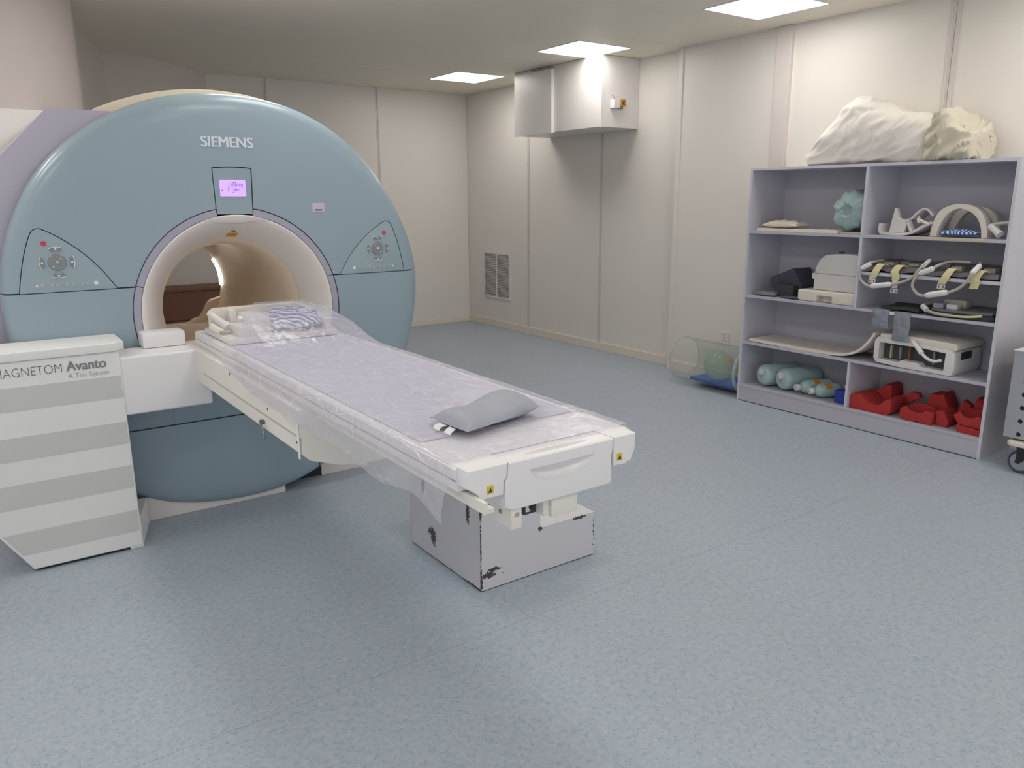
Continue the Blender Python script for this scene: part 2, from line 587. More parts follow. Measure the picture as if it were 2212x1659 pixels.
def ceiling_light(x, y, label, grp):
    t = thing('ceiling_light', (x + LS / 2, y + LS / 2, H - .004), label, 'ceiling light', grp)
    bm = bmesh.new()
    g = .014
    for q in ((x, x + LS, y, y + g), (x, x + LS, y + LS - g, y + LS), (x, x + g, y + g, y + LS - g), (x + LS - g, x + LS, y + g, y + LS - g)):
        box(bm, q[0], q[1], q[2], q[3], H - .004, H + .011)
    obj('frame', bm, LAMP_F, t, smooth=False)
    obj('diffuser', B(x + g, x + LS - g, y + g, y + LS - g, H - .001, H + .008), LAMP_M, t, smooth=False)
names = ['square white ceiling light farthest off, over the wall corner', 'square white ceiling light just in front of the wall-mounted duct box',
         '', 'square white ceiling light cut by the top of the picture']
for i, y in enumerate(LY):
    for x in LX:
        if no_lamp(x, y):
            continue
        main = x > 2 and i < 4
        where = ('over the storage shelf end' if x > 2 else 'over the patient table side' if x > 0 else 'over the console side') + (', above the scanner face' if y > 4 else ', level with the console' if y > 3 else ', ahead of the viewpoint' if y > 0 else ', behind the viewpoint')
        ceiling_light(x, y, names[i] if main else 'square white ceiling light ' + where, 'square ceiling lights in a row' if main else 'ceiling lights out of view')

# back wall and its panels
wb = struct('wall_back', B(XL - .1, XR + .1, YB + .012, YB + .1, -.05, H + .05), JOINT, smooth=False)
ed = [XL, -.93, .31, 1.55, 2.79, 4.03, XR]
for a, b in zip(ed, ed[1:]):
    obj('wall_panel', B(a + .0015, b - .0015, YB, YB + .012, 0, H), WALL, wb, smooth=False)
for x in ed[1:-1]:
    for s in (-.016, .006):
        obj('joint_strip', B(x + s, x + s + .009, YB - .003, YB + .004, .06, H), JOINT, wb, smooth=False)

# right wall, far part
wr = struct('wall_right', B(XR + .012, XR + .1, YS, YB + .1, -.05, H + .05), JOINT, smooth=False)
ed = [YS, 5.875, 7.07, YB]
for a, b in zip(ed, ed[1:]):
    bm = B(XR, XR + .012, a + .0015, b - .0015, 0, H)
    if a == 7.07:
        bm = boolean(bm, [B(XR - .1, XR + .1, 7.44, 7.96, .36, .87)])
    obj('wall_panel', bm, WALL, wr, smooth=False)
for y in ed[1:-1]:
    for s in (-.02, .006):
        obj('joint_strip', B(XR - .006, XR + .004, y + s, y + s + .012, .07, H), JOINT, wr, smooth=False)
# right wall, near part
wn = struct('wall_right_near', B(XRn + .012, XR + .1, YF - .1, YS, -.05, H + .05), WALL, smooth=False)
ed = [YF, .25, 1.43, 2.615, 3.80, YS]
for a, b in zip(ed, ed[1:]):
    obj('wall_panel', B(XRn, XRn + .012, a + .0015, b - .0015, 0, H), WALL, wn, smooth=False)
for y in ed[1:4]:
    for s in (-.03, .012):
        obj('joint_strip', B(XRn - .008, XRn + .004, y + s, y + s + .018, .08, H), JOINT, wn, smooth=False)
struct('trim_1', B(XRn - .03, XRn + .01, 3.745, 3.875, .0, H, .004), JOINT, smooth=False)
struct('trim_2', B(XRn - .012, XR, YS - .002, YS + .045, .0, H, .004), WALL, smooth=False)
struct('wall_left', B(XL - .1, XL, 3.0, YB, -.05, H + .05), WALL, smooth=False)

# baseboards
struct('baseboard_back', B(XL, XR, YB - .014, YB, 0, .06, .003), SKIRT, smooth=False)
struct('baseboard_right', B(XR - .018, XR, YS + .05, YB, 0, .082, .003), SKIRT, smooth=False)
struct('baseboard_near', B(XRn - .018, XRn, YF, YS - .002, 0, .082, .003), SKIRT, smooth=False)

# soffit with a rounded plan in the rear left corner, and the partition under it
plan = [(-2, 4.98), (-.7, 4.99), (-.3, 5.02), (0, 5.08), (.25, 5.17), (.45, 5.28), (.60, 5.42), (.70, 5.58), (.755, 5.70), (.785, 5.83), (.838, 6.22), (.915, 6.65), (1.046, 7.10), (1.15, 7.45), (1.214, 7.58), (1.395, 7.652), (1.63, 7.74),
        (1.97, 8.047), (2.22, 8.32), (-2, 8.32)]
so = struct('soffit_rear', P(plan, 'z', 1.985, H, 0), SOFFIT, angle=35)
struct('partition_rear', B(-2, .60, 5.20, 5.28, 0, 1.985), WHITE_WALL, smooth=False)

# ================================================================== THINGS ON THE WALLS
# louvred air grille
t = thing('air_grille', (XR, 7.70, .34), 'white louvred air return grille low on the wall near the corner', 'vent')
bm = bmesh.new()
for q in ((7.42, 7.445, .34, .885), (7.955, 7.98, .34, .885), (7.445, 7.955, .34, .365), (7.445, 7.955, .86, .885), (7.692, 7.708, .365, .86)):
    box(bm, XR - .012, XR + .01, q[0], q[1], q[2], q[3])
obj('frame', bm, WPLAS, t, smooth=False)
obj('backing', B(XR + .03, XR + .04, 7.44, 7.96, .36, .865), BLACK, t, smooth=False)
sl = None
for i in range(25):
    z = .372 + i * .0196
    if sl is None:
        bm = P([(XR - .009, z), (XR - .009, z + .004), (XR + .010, z + .0065), (XR + .010, z + .0035)], 'y', 7.445, 7.955)
        sl = obj('slat', bm, WPLAS, t, smooth=False)
    else:
        c = sl.copy(); COL.objects.link(c); c.location.z += i * .0196

# duct box
x1 = 4.755
t = thing('duct_enclosure', (5.0, 6.0, 2.105), 'white boxed duct enclosure on the wall under the ceiling lights', 'duct')
obj('body', B(x1, XR - .001, 5.40, 6.70, 2.105, H - .001, .004), DUCT, t, smooth=False)
obj('corner_trim', B(x1 - .006, x1 + .012, 5.394, 5.412, 2.100, H - .002), WPLAS, t, smooth=False)
door = [(x1 - .001, 6.70), (x1 - .012, 6.60)]
pts = []
for i in range(13):
    s = i / 12
    pts.append((x1 - .010 - .026 * sin(s * pi * .55), 6.69 - .63 * s))
poly = pts + [(x1 - .002, 6.06), (x1 - .002, 6.69)]
obj('access_door', P(poly, 'z', 2.098, 2.665), DUCT, t)
obj('seal_strip', P([(6.07, 2.665), (6.40, 2.668), (6.40, 2.69), (6.07, 2.685)], 'x', x1 - .015, x1 - .002), PRINT_L, t, smooth=False)
t = thing('junction_box', (4.90, 5.37, 2.24), 'small white junction box with an orange warning tag on the duct', 'junction box')
obj('box', B(4.855, 4.925, 5.345, 5.399, 2.262, 2.335, .004), WPLAS, t, smooth=False)
obj('bracket', B(4.925, 4.99, 5.375, 5.399, 2.262, 2.285, .002), STEEL, t, smooth=False)
obj('wire', tube(bmesh.new(), [(4.88, 5.37, 2.335), (4.875, 5.375, 2.355), (4.868, 5.39, 2.37)], .003), STEEL, t)
wt = obj('warning_tag', B(4.965, 5.025, 5.378, 5.386, 2.285, 2.345, .003), ORANGE, t, smooth=False)
obj('print', P([(4.978, 2.297), (5.012, 2.297), (5.004, 2.315), (5.012, 2.333), (4.995, 2.324), (4.978, 2.333), (4.986, 2.315)], 'y', 5.3765, 5.379), DARK, wt, smooth=False)

# wall socket
t = thing('wall_socket', (XRn, 4.21, .315), 'white wall socket with five pin holes above the baseboard', 'socket')
obj('plate', B(XRn - .009, XRn, 4.165, 4.252, .318, .415, .003), WPLAS, t, smooth=False)
for y, z, a, b in ((4.222, .392, .003, .003), (4.202, .392, .003, .003), (4.212, .365, .0025, .008), (4.228, .342, .004, .004), (4.196, .342, .004, .004)):
    obj('pin_hole', B(XRn - .0095, XRn - .008, y - a, y + a, z - b, z + b), BLACK, t, smooth=False)

# ================================================================== SCANNER
CXg, CZg = 1.102, .975       # bore axis
scn = thing('scanner', (CXg, 4.6, 0), 'large pale teal ring-shaped magnetic resonance scanner with a white bore', 'scanner')
bnd = [(1.034, 1.973), (.825, 1.945), (.547, 1.815), (.356, 1.656), (.225, 1.44), (.158, 1.25), (.138, 1.10), (.145, .90), (.19, .66), (.29, .42), (.45, .21), (.66, .075), (.92, .022),
       (1.12, .016), (1.28, .035), (1.50, .125), (1.70, .27), (1.87, .47), (1.99, .70), (2.045, .90), (2.064, 1.10), (2.035, 1.26), (1.94, 1.478), (1.80, 1.68), (1.60, 1.855), (1.36, 1.95), (1.18, 1.975)]
bnd = [(x - .012 if x < .6 else (x + .006 if x > 1.6 else x), z) for x, z in bnd]
cpol = sorted((math.atan2(z - 1.0, x - 1.1) % (2 * pi), math.hypot(x - 1.1, z - 1.0)) for x, z in bnd)
cpol = [(a, r) for a, r in cpol]
ext = [(cpol[-2][0] - 2 * pi, cpol[-2][1]), (cpol[-1][0] - 2 * pi, cpol[-1][1])] + cpol + [(cpol[0][0] + 2 * pi, cpol[0][1]), (cpol[1][0] + 2 * pi, cpol[1][1])]
def Rout(a):
    a %= 2 * pi
    s = 0; wsum = 0
    # gaussian-smoothed interpolation keeps the outline round
    for k in range(-4, 5):
        b = a + k * .035
        for (a0, r0), (a1, r1) in zip(ext, ext[1:]):
            if a0 <= b <= a1:
                v = r0 + (r1 - r0) * (b - a0) / (a1 - a0)
                g = math.exp(-(k / 3) ** 2)
                s += v * g; wsum += g
                break
    return s / wsum
NS = 180
YFc = 3.83
def disc():
    bm = bmesh.new()
    prof = [(0, YFc), (.4, YFc), (.8, YFc), (.90, YFc + .002), (.945, YFc + .009), (.975, YFc + .022), (.992, YFc + .042), (1.0, YFc + .07), (1.0, YFc + .13), (0, YFc + .13)]
    rings = []
    for s, y in prof:
        rg = []
        for i in range(NS):
            a = 2 * pi * i / NS
            ro = Rout(a)
            px, pz = 1.1 + ro * cos(a), 1.0 + ro * sin(a)
            # inner ring on the bore axis
            ix, iz = CXg + .492 * cos(a), CZg + .492 * sin(a)
            rg.append(bm.verts.new((ix + (px - ix) * s, y, iz + (pz - iz) * s)))
        rings.append(rg)
    for k in range(len(rings)):
        A_, B_ = rings[k], rings[(k + 1) % len(rings)]
        for i in range(NS):
            j = (i + 1) % NS
            bm.faces.new((A_[i], A_[j], B_[j], B_[i]))
    bmesh.ops.recalc_face_normals(bm, faces=bm.faces[:])
    return bm

ctlL = smooth_path([(.192, 0, 1.122), (.205, 0, 1.19), (.226, 0, 1.275), (.250, 0, 1.345), (.268, 0, 1.378), (.289, 0, 1.386), (.309, 0, 1.379), (.365, 0, 1.345), (.439, 0, 1.284), (.504, 0, 1.209), (.561, 0, 1.122)], 4)
ctlL = [(p.x, p.z) for p in ctlL]
ctlR = [(2.204 - .030 + .0 - x if False else 2.168 - x, z) for x, z in ctlL]      # mirrored about the scanner's middle
ctlR = ctlR[::-1]
def offset(poly, d):
    n = len(poly); out = []
    area = sum(poly[i][0] * poly[(i + 1) % n][1] - poly[(i + 1) % n][0] * poly[i][1] for i in range(n))
    sg = 1 if area > 0 else -1
    for i in range(n):
        p0, p1, p2 = Vector(poly[i - 1]), Vector(poly[i]), Vector(poly[(i + 1) % n])
        e1, e2 = (p1 - p0).normalized(), (p2 - p1).normalized()
        nn = (Vector((e1.y, -e1.x)) + Vector((e2.y, -e2.x)))
        nn = nn.normalized() * sg
        c = max(.5, nn.dot(Vector((e1.y, -e1.x)) * sg))
        q = p1 + nn * d / c
        out.append((q.x, q.y))
    return out
SZ = 1.122      # seam height
dispP = [(1.018, 1.434), (1.183, 1.434), (1.189, 1.641), (1.150, 1.645), (1.100, 1.6465), (1.055, 1.645), (1.014, 1.641)]
G = .0032
Y0, Y1 = 3.7, 4.2
up_cut = lambda: B(-1, 3, Y0, Y1, SZ + G, 3)
tmp = boolean(disc(), [up_cut()], 'INTERSECT')
tmp = boolean(tmp, [P(offset(dispP, G * 1.4), 'y', Y0, Y1), P(offset(ctlL, G), 'y', Y0, Y1), P(offset(ctlR, G), 'y', Y0, Y1)])
obj('upper_cover', tmp, TEAL, scn, angle=30)
LZ = .463
for x0, x1_ in ((-1, 1.1), (1.1, 3)):
    tmp = boolean(disc(), [B(x0, x1_, Y0, Y1, LZ + G, SZ - G)], 'INTERSECT')
    obj('side_cover', tmp, TEAL, scn, angle=30)
def bulge(bm, d):
    for v in bm.verts:
        if v.co.y < YFc + .05:
            v.co.y -= d * min(1, max(0, (LZ - v.co.z) / .06))
    return bm
tmp = boolean(disc(), [B(-1, 1.432, Y0, Y1, -1, LZ - G)], 'INTERSECT')
obj('lower_cover', tmp, TEAL, scn, angle=30)
tmp = boolean(disc(), [B(1.438, 3, Y0, Y1, -1, LZ - G)], 'INTERSECT')
obj('lower_cover', tmp, TEAL, scn, angle=30)
# dark core that shows in the joints
bm = bmesh.new()
rg = []
for y, s in ((YFc + .02, .93), (YFc + .08, .985), (YFc + .125, .985)):
    for inner in (0,):
        rr = []
        for i in range(NS):
            a = 2 * pi * i / NS
            ro = Rout(a)
            px, pz = 1.1 + ro * cos(a), 1.0 + ro * sin(a)
            ix, iz = CXg + .488 * cos(a), CZg + .488 * sin(a)
            rr.append((ix + (px - ix) * s, y, iz + (pz - iz) * s))
        rg.append([bm.verts.new(p) for p in rr])
ri = [[bm.verts.new((CXg + .486 * cos(2 * pi * i / NS), y, CZg + .486 * sin(2 * pi * i / NS))) for i in range(NS)] for y in (YFc + .125, YFc + .014)]
loops = rg + ri
for k in range(len(loops)):
    A_, B_ = loops[k], loops[(k + 1) % len(loops)]
    for i in range(NS):
        j = (i + 1) % NS
        bm.faces.new((A_[i], A_[j], B_[j], B_[i]))
bmesh.ops.recalc_face_normals(bm, faces=bm.faces[:])
obj('joint_core', bm, GROOVE, scn)

# display panel
dp = obj('display_panel', boolean(P(dispP, 'y', YFc + .002, YFc + .04, .0015), []), TEAL, scn, smooth=False)
obj('screen', B(1.040, 1.159, YFc - .001, YFc + .003, 1.516, 1.591), LCD, dp, smooth=False)
text('reading', '1173mm', 1.082, 1.145, 1.561, 1.581, YFc - .0012, INK, dp, bold=-.01)
text('unit_text', 'light', 1.102, 1.129, 1.541, 1.551, YFc - .0012, INK, dp)
for x, z, w_, h_ in ((1.047, 1.541, .007, .005), (1.077, 1.551, .007, .004), (1.077, 1.541, .007, .005), (1.094, 1.552, .005, .003), (1.096, 1.533, .006, .003), (1.139, 1.554, .004, .003), (1.146, 1.548, .004, .003)):
    obj('symbol', P([(x, z), (x + w_, z + h_ * .5), (x, z + h_)], 'y', YFc - .0018, YFc - .0008), INK, dp, smooth=False)

def control_panel(poly, mir):
    f = (lambda x: 2.168 - x) if mir else (lambda x: x)
    cp = obj('control_panel', P(poly, 'y', YFc + .001, YFc + .04, .0015), TEAL, scn, angle=30)
    Yp = YFc + .001
    def dot(name, x, z, r, m, d=.003, n=16):
        o_ = obj(name, cyl(bmesh.new(), (f(x), Yp - d, z), (f(x), Yp + .002, z), r * .88, r, n), m, cp)
        return o_
    dot('stop_button', .302, 1.326, .0115, RED)
    dot('dial', .343, 1.246, .038, SMOKE, .004, 32)
    dot('dial_cap', .343, 1.248, .007, LIT if mir else SMOKEL, .006)
    dot('dial_mark', .327, 1.228, .005, SMOKEL, .0055)
    dot('dial_mark', .357, 1.262, .004, SMOKEL, .0055)
    for k in range(4):
        a0 = k * pi / 2
        if mir:
            a0 = pi - a0
        bm = bmesh.new()
        c0 = (f(.343), 1.246)
        out = []
        for i in range(9):
            a = a0 + (-.42 + .84 * i / 8)
            out.append((c0[0] + .066 * cos(a), c0[1] + .064 * sin(a)))
        for i in range(9):
            a = a0 + (.36 - .72 * i / 8)
            out.append((c0[0] + .048 * cos(a), c0[1] + .047 * sin(a)))
        kk = obj('arrow_key', P(out, 'y', Yp - .003, Yp + .002), SMOKE, cp, smooth=False)
        edge = []
        for i in range(9):
            a = a0 + (-.42 + .84 * i / 8)
            edge.append((c0[0] + .066 * cos(a), Yp - .003, c0[1] + .064 * sin(a)))
        obj('key_rim', tube(bmesh.new(), edge, .0015, 5, 2), LIT, cp)
        dot('key_mark', f(c0[0] + .056 * cos(a0)), c0[1] + .056 * sin(a0), .005, LIT, .004, 8)
    for x in (.257, .277, .313, .333, .370, .392, .428, .449):
        dot('push_button', x, 1.152, .0088, SMOKEL)
        dot('button_mark', x + .001, 1.152, .004, LIT if x < .26 else RING, .0036, 8)
    dot('lamp_button', .480, 1.1515, .0095, LIT)
    return cp
control_panel(ctlL, False)
control_panel(ctlR, True)
text('lettering', 'SIEMENS', .975, 1.207, 1.736, 1.782, YFc - .0005, LOGO, scn, bold=.045)
st = obj('sticker', B(1.480, 1.543, YFc - .0015, YFc + .001, 1.440, 1.482), SPAPER, scn, smooth=False)
obj('print', B(1.492, 1.530, YFc - .0025, YFc - .001, 1.446, 1.452), DARK, st, smooth=False)

# grey ring in three arcs, with the gap under the display
def arc(name, a0, a1, mat, r0=.4565, r1=.4885):
    prof = [(r0, YFc + .004), (r0 + .003, YFc), (r1 - .002, YFc), (r1, YFc + .004), (r1, YFc + .05), (r0, YFc + .05)]
    obj(name, lathe(bmesh.new(), prof, (CXg, CZg), 'y', max(8, int((a1 - a0) * 30)), a0, a1, close=True), mat, scn, angle=30)
aS = math.asin((SZ - CZg) / .475)
arc('bezel_ring', aS + .003, pi / 2 - .178, RING)
arc('bezel_ring', pi / 2 + .185, pi - aS - .003, RING)
arc('bezel_ring', pi - aS + .003, 2 * pi + aS - .003, RING)
obj('cover_apron', P([(.735, LZ + G), (1.465, LZ + G), (1.465, .60), (1.40, .66), (.80, .66), (.735, .60)], 'y', YFc - .004, YFc + .03, .004), TEAL, scn, angle=30)
# funnel and bore
prof = [(.4555, YFc + .05), (.4555, YFc + .004), (.4535, YFc + .0005), (.449, YFc), (.440, YFc + .006), (.425, YFc + .022), (.405, YFc + .052), (.385, YFc + .088), (.366, YFc + .125), (.350, YFc + .158), (.344, YFc + .170)]
obj('bore_funnel', lathe(bmesh.new(), prof, (CXg, CZg), 'y', 128), GANTRY_WHITE, scn, angle=60)
prof = [(.350, 4.004), (.3425, 4.004), (.330, 4.03), (.318, 4.07), (.310, 4.12), (.307, 4.20), (.307, 5.30), (.3075, 5.36), (.312, 5.39), (.320, 5.405), (.40, 5.41)]
obj('bore_lining', lathe(bmesh.new(), prof, (CXg, CZg), 'y', 128), BORE, scn, angle=60)
obj('bore_lamp', lathe(bmesh.new(), [(.306, 5.355), (.299, 5.352), (.299, 5.372), (.306, 5.375)], (CXg, CZg), 'y', 16, rad(-4), rad(29), close=True), BORELAMP, scn)
ledge = boolean(P([(1.42, .892), (1.385, .872), (1.335, .858), (1.31, .84), (1.285, .79), (1.255, .75), (1.22, .742), (1.19, .722), (1.10, .705), (.94, .705), (.94, .60), (1.42, .60)], 'y', 5.335, 5.392),
                [cyl(bmesh.new(), (CXg, 5, CZg), (CXg, 6, CZg), .3065, None, 96)], 'INTERSECT')
obj('rear_ledge', ledge, BORE, scn, angle=30)
obj('bore_bed', P([(.93, .718), (.93, .705), (.96, .70), (1.24, .70), (1.27, .705), (1.27, .718)], 'y', 4.05, 5.38, .003), BORE, scn, angle=30)
# lip under the display
bm = bmesh.new()
prof_l = []
rows = []
for i in range(17):
    a = rad(90 + (i - 8) * 2.4)
    k = cos((i - 8) / 8 * pi / 2) ** 1.4
    rows.append([bm.verts.new((CXg + r * cos(a), y, CZg + r * sin(a))) for r, y in ((.457, 3.835), (.455 - .004 * k, 3.826), (.452 - .030 * k, 3.828 + .004 * k), (.440 - .026 * k, 3.846 + .004 * k), (.430 - .012 * k, 3.868))])
for a_, b_ in zip(rows, rows[1:]):
    for j in range(4):
        bm.faces.new((a_[j], a_[j + 1], b_[j + 1], b_[j]))
bmesh.ops.recalc_face_normals(bm, faces=bm.faces[:])
obj('bore_lip', bm, GANTRY_WHITE, scn, angle=60)
# laser warning plate on the funnel ceiling
FP = [(.4535, 0), (.449, 0), (.440, .006), (.425, .022), (.405, .052), (.385, .088), (.366, .125), (.350, .158), (.344, .170)]
def fun(y, a, lift=.0025):
    t_ = y - YFc
    for (ra, ya), (rb, yb) in zip(FP, FP[1:]):
        if ya <= t_ <= yb and yb > ya:
            r = ra + (rb - ra) * (t_ - ya) / (yb - ya)
            break
    r -= lift
    return (CXg + r * cos(a), y, CZg + r * sin(a))
def patch(pts):
    bm = bmesh.new()
    a_ = [bm.verts.new(fun(*p)) for p in pts]; b_ = [bm.verts.new(fun(p[0], p[1], -.004)) for p in pts]
    n_ = len(pts)
    bm.faces.new(a_); bm.faces.new(b_[::-1])
    for i in range(n_):
        bm.faces.new((a_[i], b_[i], b_[(i + 1) % n_], a_[(i + 1) % n_]))
    bmesh.ops.recalc_face_normals(bm, faces=bm.faces[:])
    return bm
obj('warning_plate', patch([(3.948, rad(91.5)), (3.948, rad(84.0)), (3.982, rad(84.5)), (3.982, rad(92.5))]), ORANGE, scn, smooth=False)
obj('warning_triangle', patch([(3.938, rad(90.0)), (3.938, rad(86.2)), (3.918, rad(88.1))]), BROWNL, scn, smooth=False)

# shells behind the front disc
cc, rr_ = (1.091, .823), 1.1875
poly = []
for i in range(41):
    a = rad(62 + i * (154 - 62) / 40)
    poly.append((cc[0] + rr_ * cos(a), cc[1] + rr_ * sin(a)))
poly = [q for q in poly if q[1] > 1.885]
poly = [(1.72, 1.6), (1.72, 1.78), (1.648, 1.871)] + poly + [(poly[-1][0], 1.885), (1.2, 1.885), (1.2, 1.6)]
obj('top_shell', P(poly, 'y', 4.05, 4.62, .006, 2), SHELL, scn, angle=40)
bodyp = [(.417, 1.905), (.22, 1.70), (-.02, 1.40), (-.08, 1.25), (-.08, .6), (.1, .3), (.35, .05), (1.85, .05), (2.02, .25), (2.08, .6), (2.08, 1.3), (1.96, 1.58), (1.70, 1.86), (1.66, 1.905)]
tmp = boolean(P(bodyp, 'y', 4.30, 5.16, .01), [cyl(bmesh.new(), (CXg, 4, CZg), (CXg, 6, CZg), .345, None, 96)])
obj('magnet_body', tmp, LAV, scn, angle=30)
# front housing: follows the disc on the right, flat topped and chamfered on the left
fh = [(.393, 1.880), (.208, 1.688), (-.03, 1.38), (-.08, 1.25), (-.08, .6), (.12, .3), (.35, .10), (.6, .08)]
for i in range(41):
    a = rad(-118 + i * (118 + 66) / 40)
    fh.append((1.1 + .93 * cos(a), .985 + .93 * sin(a)))
fh = [q for q in fh if q[1] < 1.88] + [(1.36, 1.880), fh[0]]
tmp = boolean(P(fh, 'y', 3.965, 4.31), [cyl(bmesh.new(), (CXg, 3.9, CZg), (CXg, 4.4, CZg), .40, None, 96)])
obj('front_housing', tmp, LAV, scn, angle=30)
obj('rear_collar', lathe(bmesh.new(), [(.345, 5.16), (.40, 5.16), (.40, 5.409), (.345, 5.409)], (CXg, CZg), 'y', 64, close=True), LAV, scn)
obj('foot', B(.578, 1.25, 3.862, 5.15, 0, .12, .004), GANTRY_WHITE, scn, smooth=False)
obj('foot', B(1.50, 1.78, 3.99, 5.15, 0, .09, .004), GANTRY_WHITE, scn, smooth=False)
obj('plinth', B(.60, 1.60, 4.0, 5.15, .0, .10), BLACK, scn, smooth=False)

# low brown cabinet seen through the bore
t = thing('low_cabinet', (1.9, 8.0, 0), 'brown wooden low cabinet seen through the scanner bore', 'cabinet')
obj('body', B(1.2, 3.2, 7.93, 8.29, .0, .66, .006), BROWN, t, smooth=False)
obj('top_board', B(1.18, 3.22, 7.90, 8.30, .648, .675, .004), BROWN, t, smooth=False)
obj('door', B(1.21, 2.46, 7.915, 7.93, .375, .645, .002), BROWN, t, smooth=False)
obj('door', B(2.47, 3.19, 7.915, 7.93, .375, .645, .002), BROWN, t, smooth=False)
obj('drawer', B(1.21, 2.46, 7.905, 7.93, .06, .365, .002), BROWNL, t, smooth=False)
obj('drawer', B(2.47, 3.19, 7.905, 7.93, .06, .365, .002), BROWNL, t, smooth=False)

# ================================================================== PATIENT TABLE
tb = thing('patient_table', (1.1, 2.6, 0), 'long white patient table on a striped console, running out of the scanner bore', 'table')
YC = 3.571
con_poly = [(.075, .0), (.502, 0), (.502, .885), (-.55, .885), (-.55, .45), (-.14, .45), (.03, .06)]
con_poly = [(.085, .012), (.502, .012), (.500, .888), (-.75, .888), (-.75, .70), (-.22, .62), (-.10, .35), (-.03, .20)]
con = obj('console', P(con_poly, 'y', YC, 3.83, .008, 3), CWHITE, tb, angle=30)
obj('plinth', B(.10, .49, YC + .015, 3.82, 0, .03), BLACK, con, smooth=False)
lidp = [(-.78, 3.56), (.487, 3.56), (.524, 3.60), (.524, 3.826), (-.78, 3.826)]
obj('lid', P(lidp, 'z', .888, .925, .006, 3), CWHITE, con, angle=30)
def leftx(z):
    pts = [(.085, .0), (.085, .012), (-.03, .20), (-.10, .35), (-.22, .62), (-.75, .70), (-.75, 1)]
    for (xa, za), (xb, zb) in zip(pts, pts[1:]):
        if za <= z <= zb and zb > za:
            return xa + (xb - xa) * (z - za) / (zb - za)
    return -.75
for z0, z1 in ((.688, .784), (.485, .582), (.285, .387), (.082, .181)):
    n_ = 4
    poly = [(.494, z0), (.494, z1)] + [(leftx(z1 + (z0 - z1) * i / n_) + .012, z1 + (z0 - z1) * i / n_) for i in range(n_ + 1)]
    obj('stripe', P(poly, 'y', YC - .0012, YC + .001), CGREY, con, smooth=False)
text('lettering', 'MAGNETOM', .052, .284, .825, .860, YC - .0003, PRINT_D, con, bold=-.022)
text('lettering', 'Avanto', .301, .445, .826, .866, YC - .0003, PRINT_M, con, bold=.04)
text('lettering', 'A Tim System', .303, .452, .790, .816, YC - .0003, PRINT_L, con, bold=-.01)
# louvred side
obj('vent_recess', P([(3.66, .12), (3.74, .12), (3.81, .20), (3.81, .60), (3.66, .60)], 'x', .4995, .5015), BLACK, con, smooth=False)
for i in range(22):
    z = .13 + i * .021
    obj('vent_slat', P([(3.66, z), (3.80, z + .004), (3.80, z + .009), (3.66, z + .014)], 'x', .5015, .508), PRINT_M, con, smooth=False)
# side foot of the console
obj('side_foot', P([(.45, 3.576), (.503, 3.576), (.578, 3.845), (.45, 3.845)], 'z', 0, .13, .004), CWHITE, con, smooth=False)
# arm
obj('arm', B(.496, .86, YC + .005, 3.80, .604, .858, .012, 3), TWHITE, tb, angle=40)
obj('arm_pad', B(.62, .80, 3.72, 3.835, .858, .925, .01), TWHITE, tb, angle=40)
# support beam: V-bellied cross section
cs = [(.800, .862), (.800, .772), (.806, .768), (.806, .714), (.83, .690), (.93, .655), (1.00, .645), (1.20, .645), (1.27, .655), (1.37, .690), (1.394, .714), (1.394, .768), (1.40, .772), (1.40, .862)]
obj('support_beam', P(cs, 'y', 2.30, 3.80, .006), TCREAM, tb, angle=30)
obj('beam_seam', B(.7985, .802, 2.33, 3.45, .7715, .7745), PRINT_L, tb, smooth=False)
obj('beam_end_strip', B(.7985, .8, 2.302, 2.318, .70, .862), TWHITE, tb, smooth=False)
obj('screw', cyl(bmesh.new(), (.7985, 3.04, .845), (.802, 3.04, .845), .005, None, 10), DARK, tb)
obj('screw', cyl(bmesh.new(), (.7985, 2.60, .80), (.802, 2.60, .80), .004, None, 10), DARK, tb)
obj('screw', cyl(bmesh.new(), (.804, 2.345, .745), (.8075, 2.345, .745), .004, None, 10), DARK, tb)
bm = tube(bmesh.new(), [(.803, 2.672, .742), (.795, 2.672, .744), (.790, 2.665, .742), (.790, 2.645, .725), (.790, 2.63, .705), (.788, 2.62, .695), (.78, 2.61, .700)], .0035, 6)
cyl(bm, (.808, 2.668, .738), (.790, 2.668, .738), .008, None, 12)
obj('hook', bm, STEEL, tb)
# sliding top
top = P([(.836, .868), (.840, .862), (1.362, .862), (1.366, .868), (1.366, .915), (1.358, .921), (1.25, .917), (.95, .917), (.844, .921), (.836, .915)], 'y', 1.412, 3.70, .003)
obj('table_top', top, TWHITE, tb, angle=30)
obj('top_groove', B(.835, .8365, 1.41, 3.68, .888, .891), PRINT_L, tb, smooth=False)
obj('inlay', B(.90, 1.30, 1.45, 2.0, .9175, .9195, .001), TWHITE, tb, smooth=False)
# end panel with the recessed grip
ep = P([(.953, .920), (.950, .885), (.944, .878), (.942, .812), (.965, .802), (1.262, .802), (1.267, .812), (1.264, .878), (1.268, .885), (1.270, .920)], 'y', 1.37, 1.425, .006, 3)
def ell(c, r):
    return sphere(bmesh.new(), c, r, 32, 20)
low = boolean(ell((1.110, 1.360, .893), (.102, .040, .044)), [B(.9, 1.3, 1.2, 1.5, .80, .893)], 'INTERSECT')
ep = boolean(ep, [low, ell((1.112, 1.399, .924), (.098, .012, .022))])
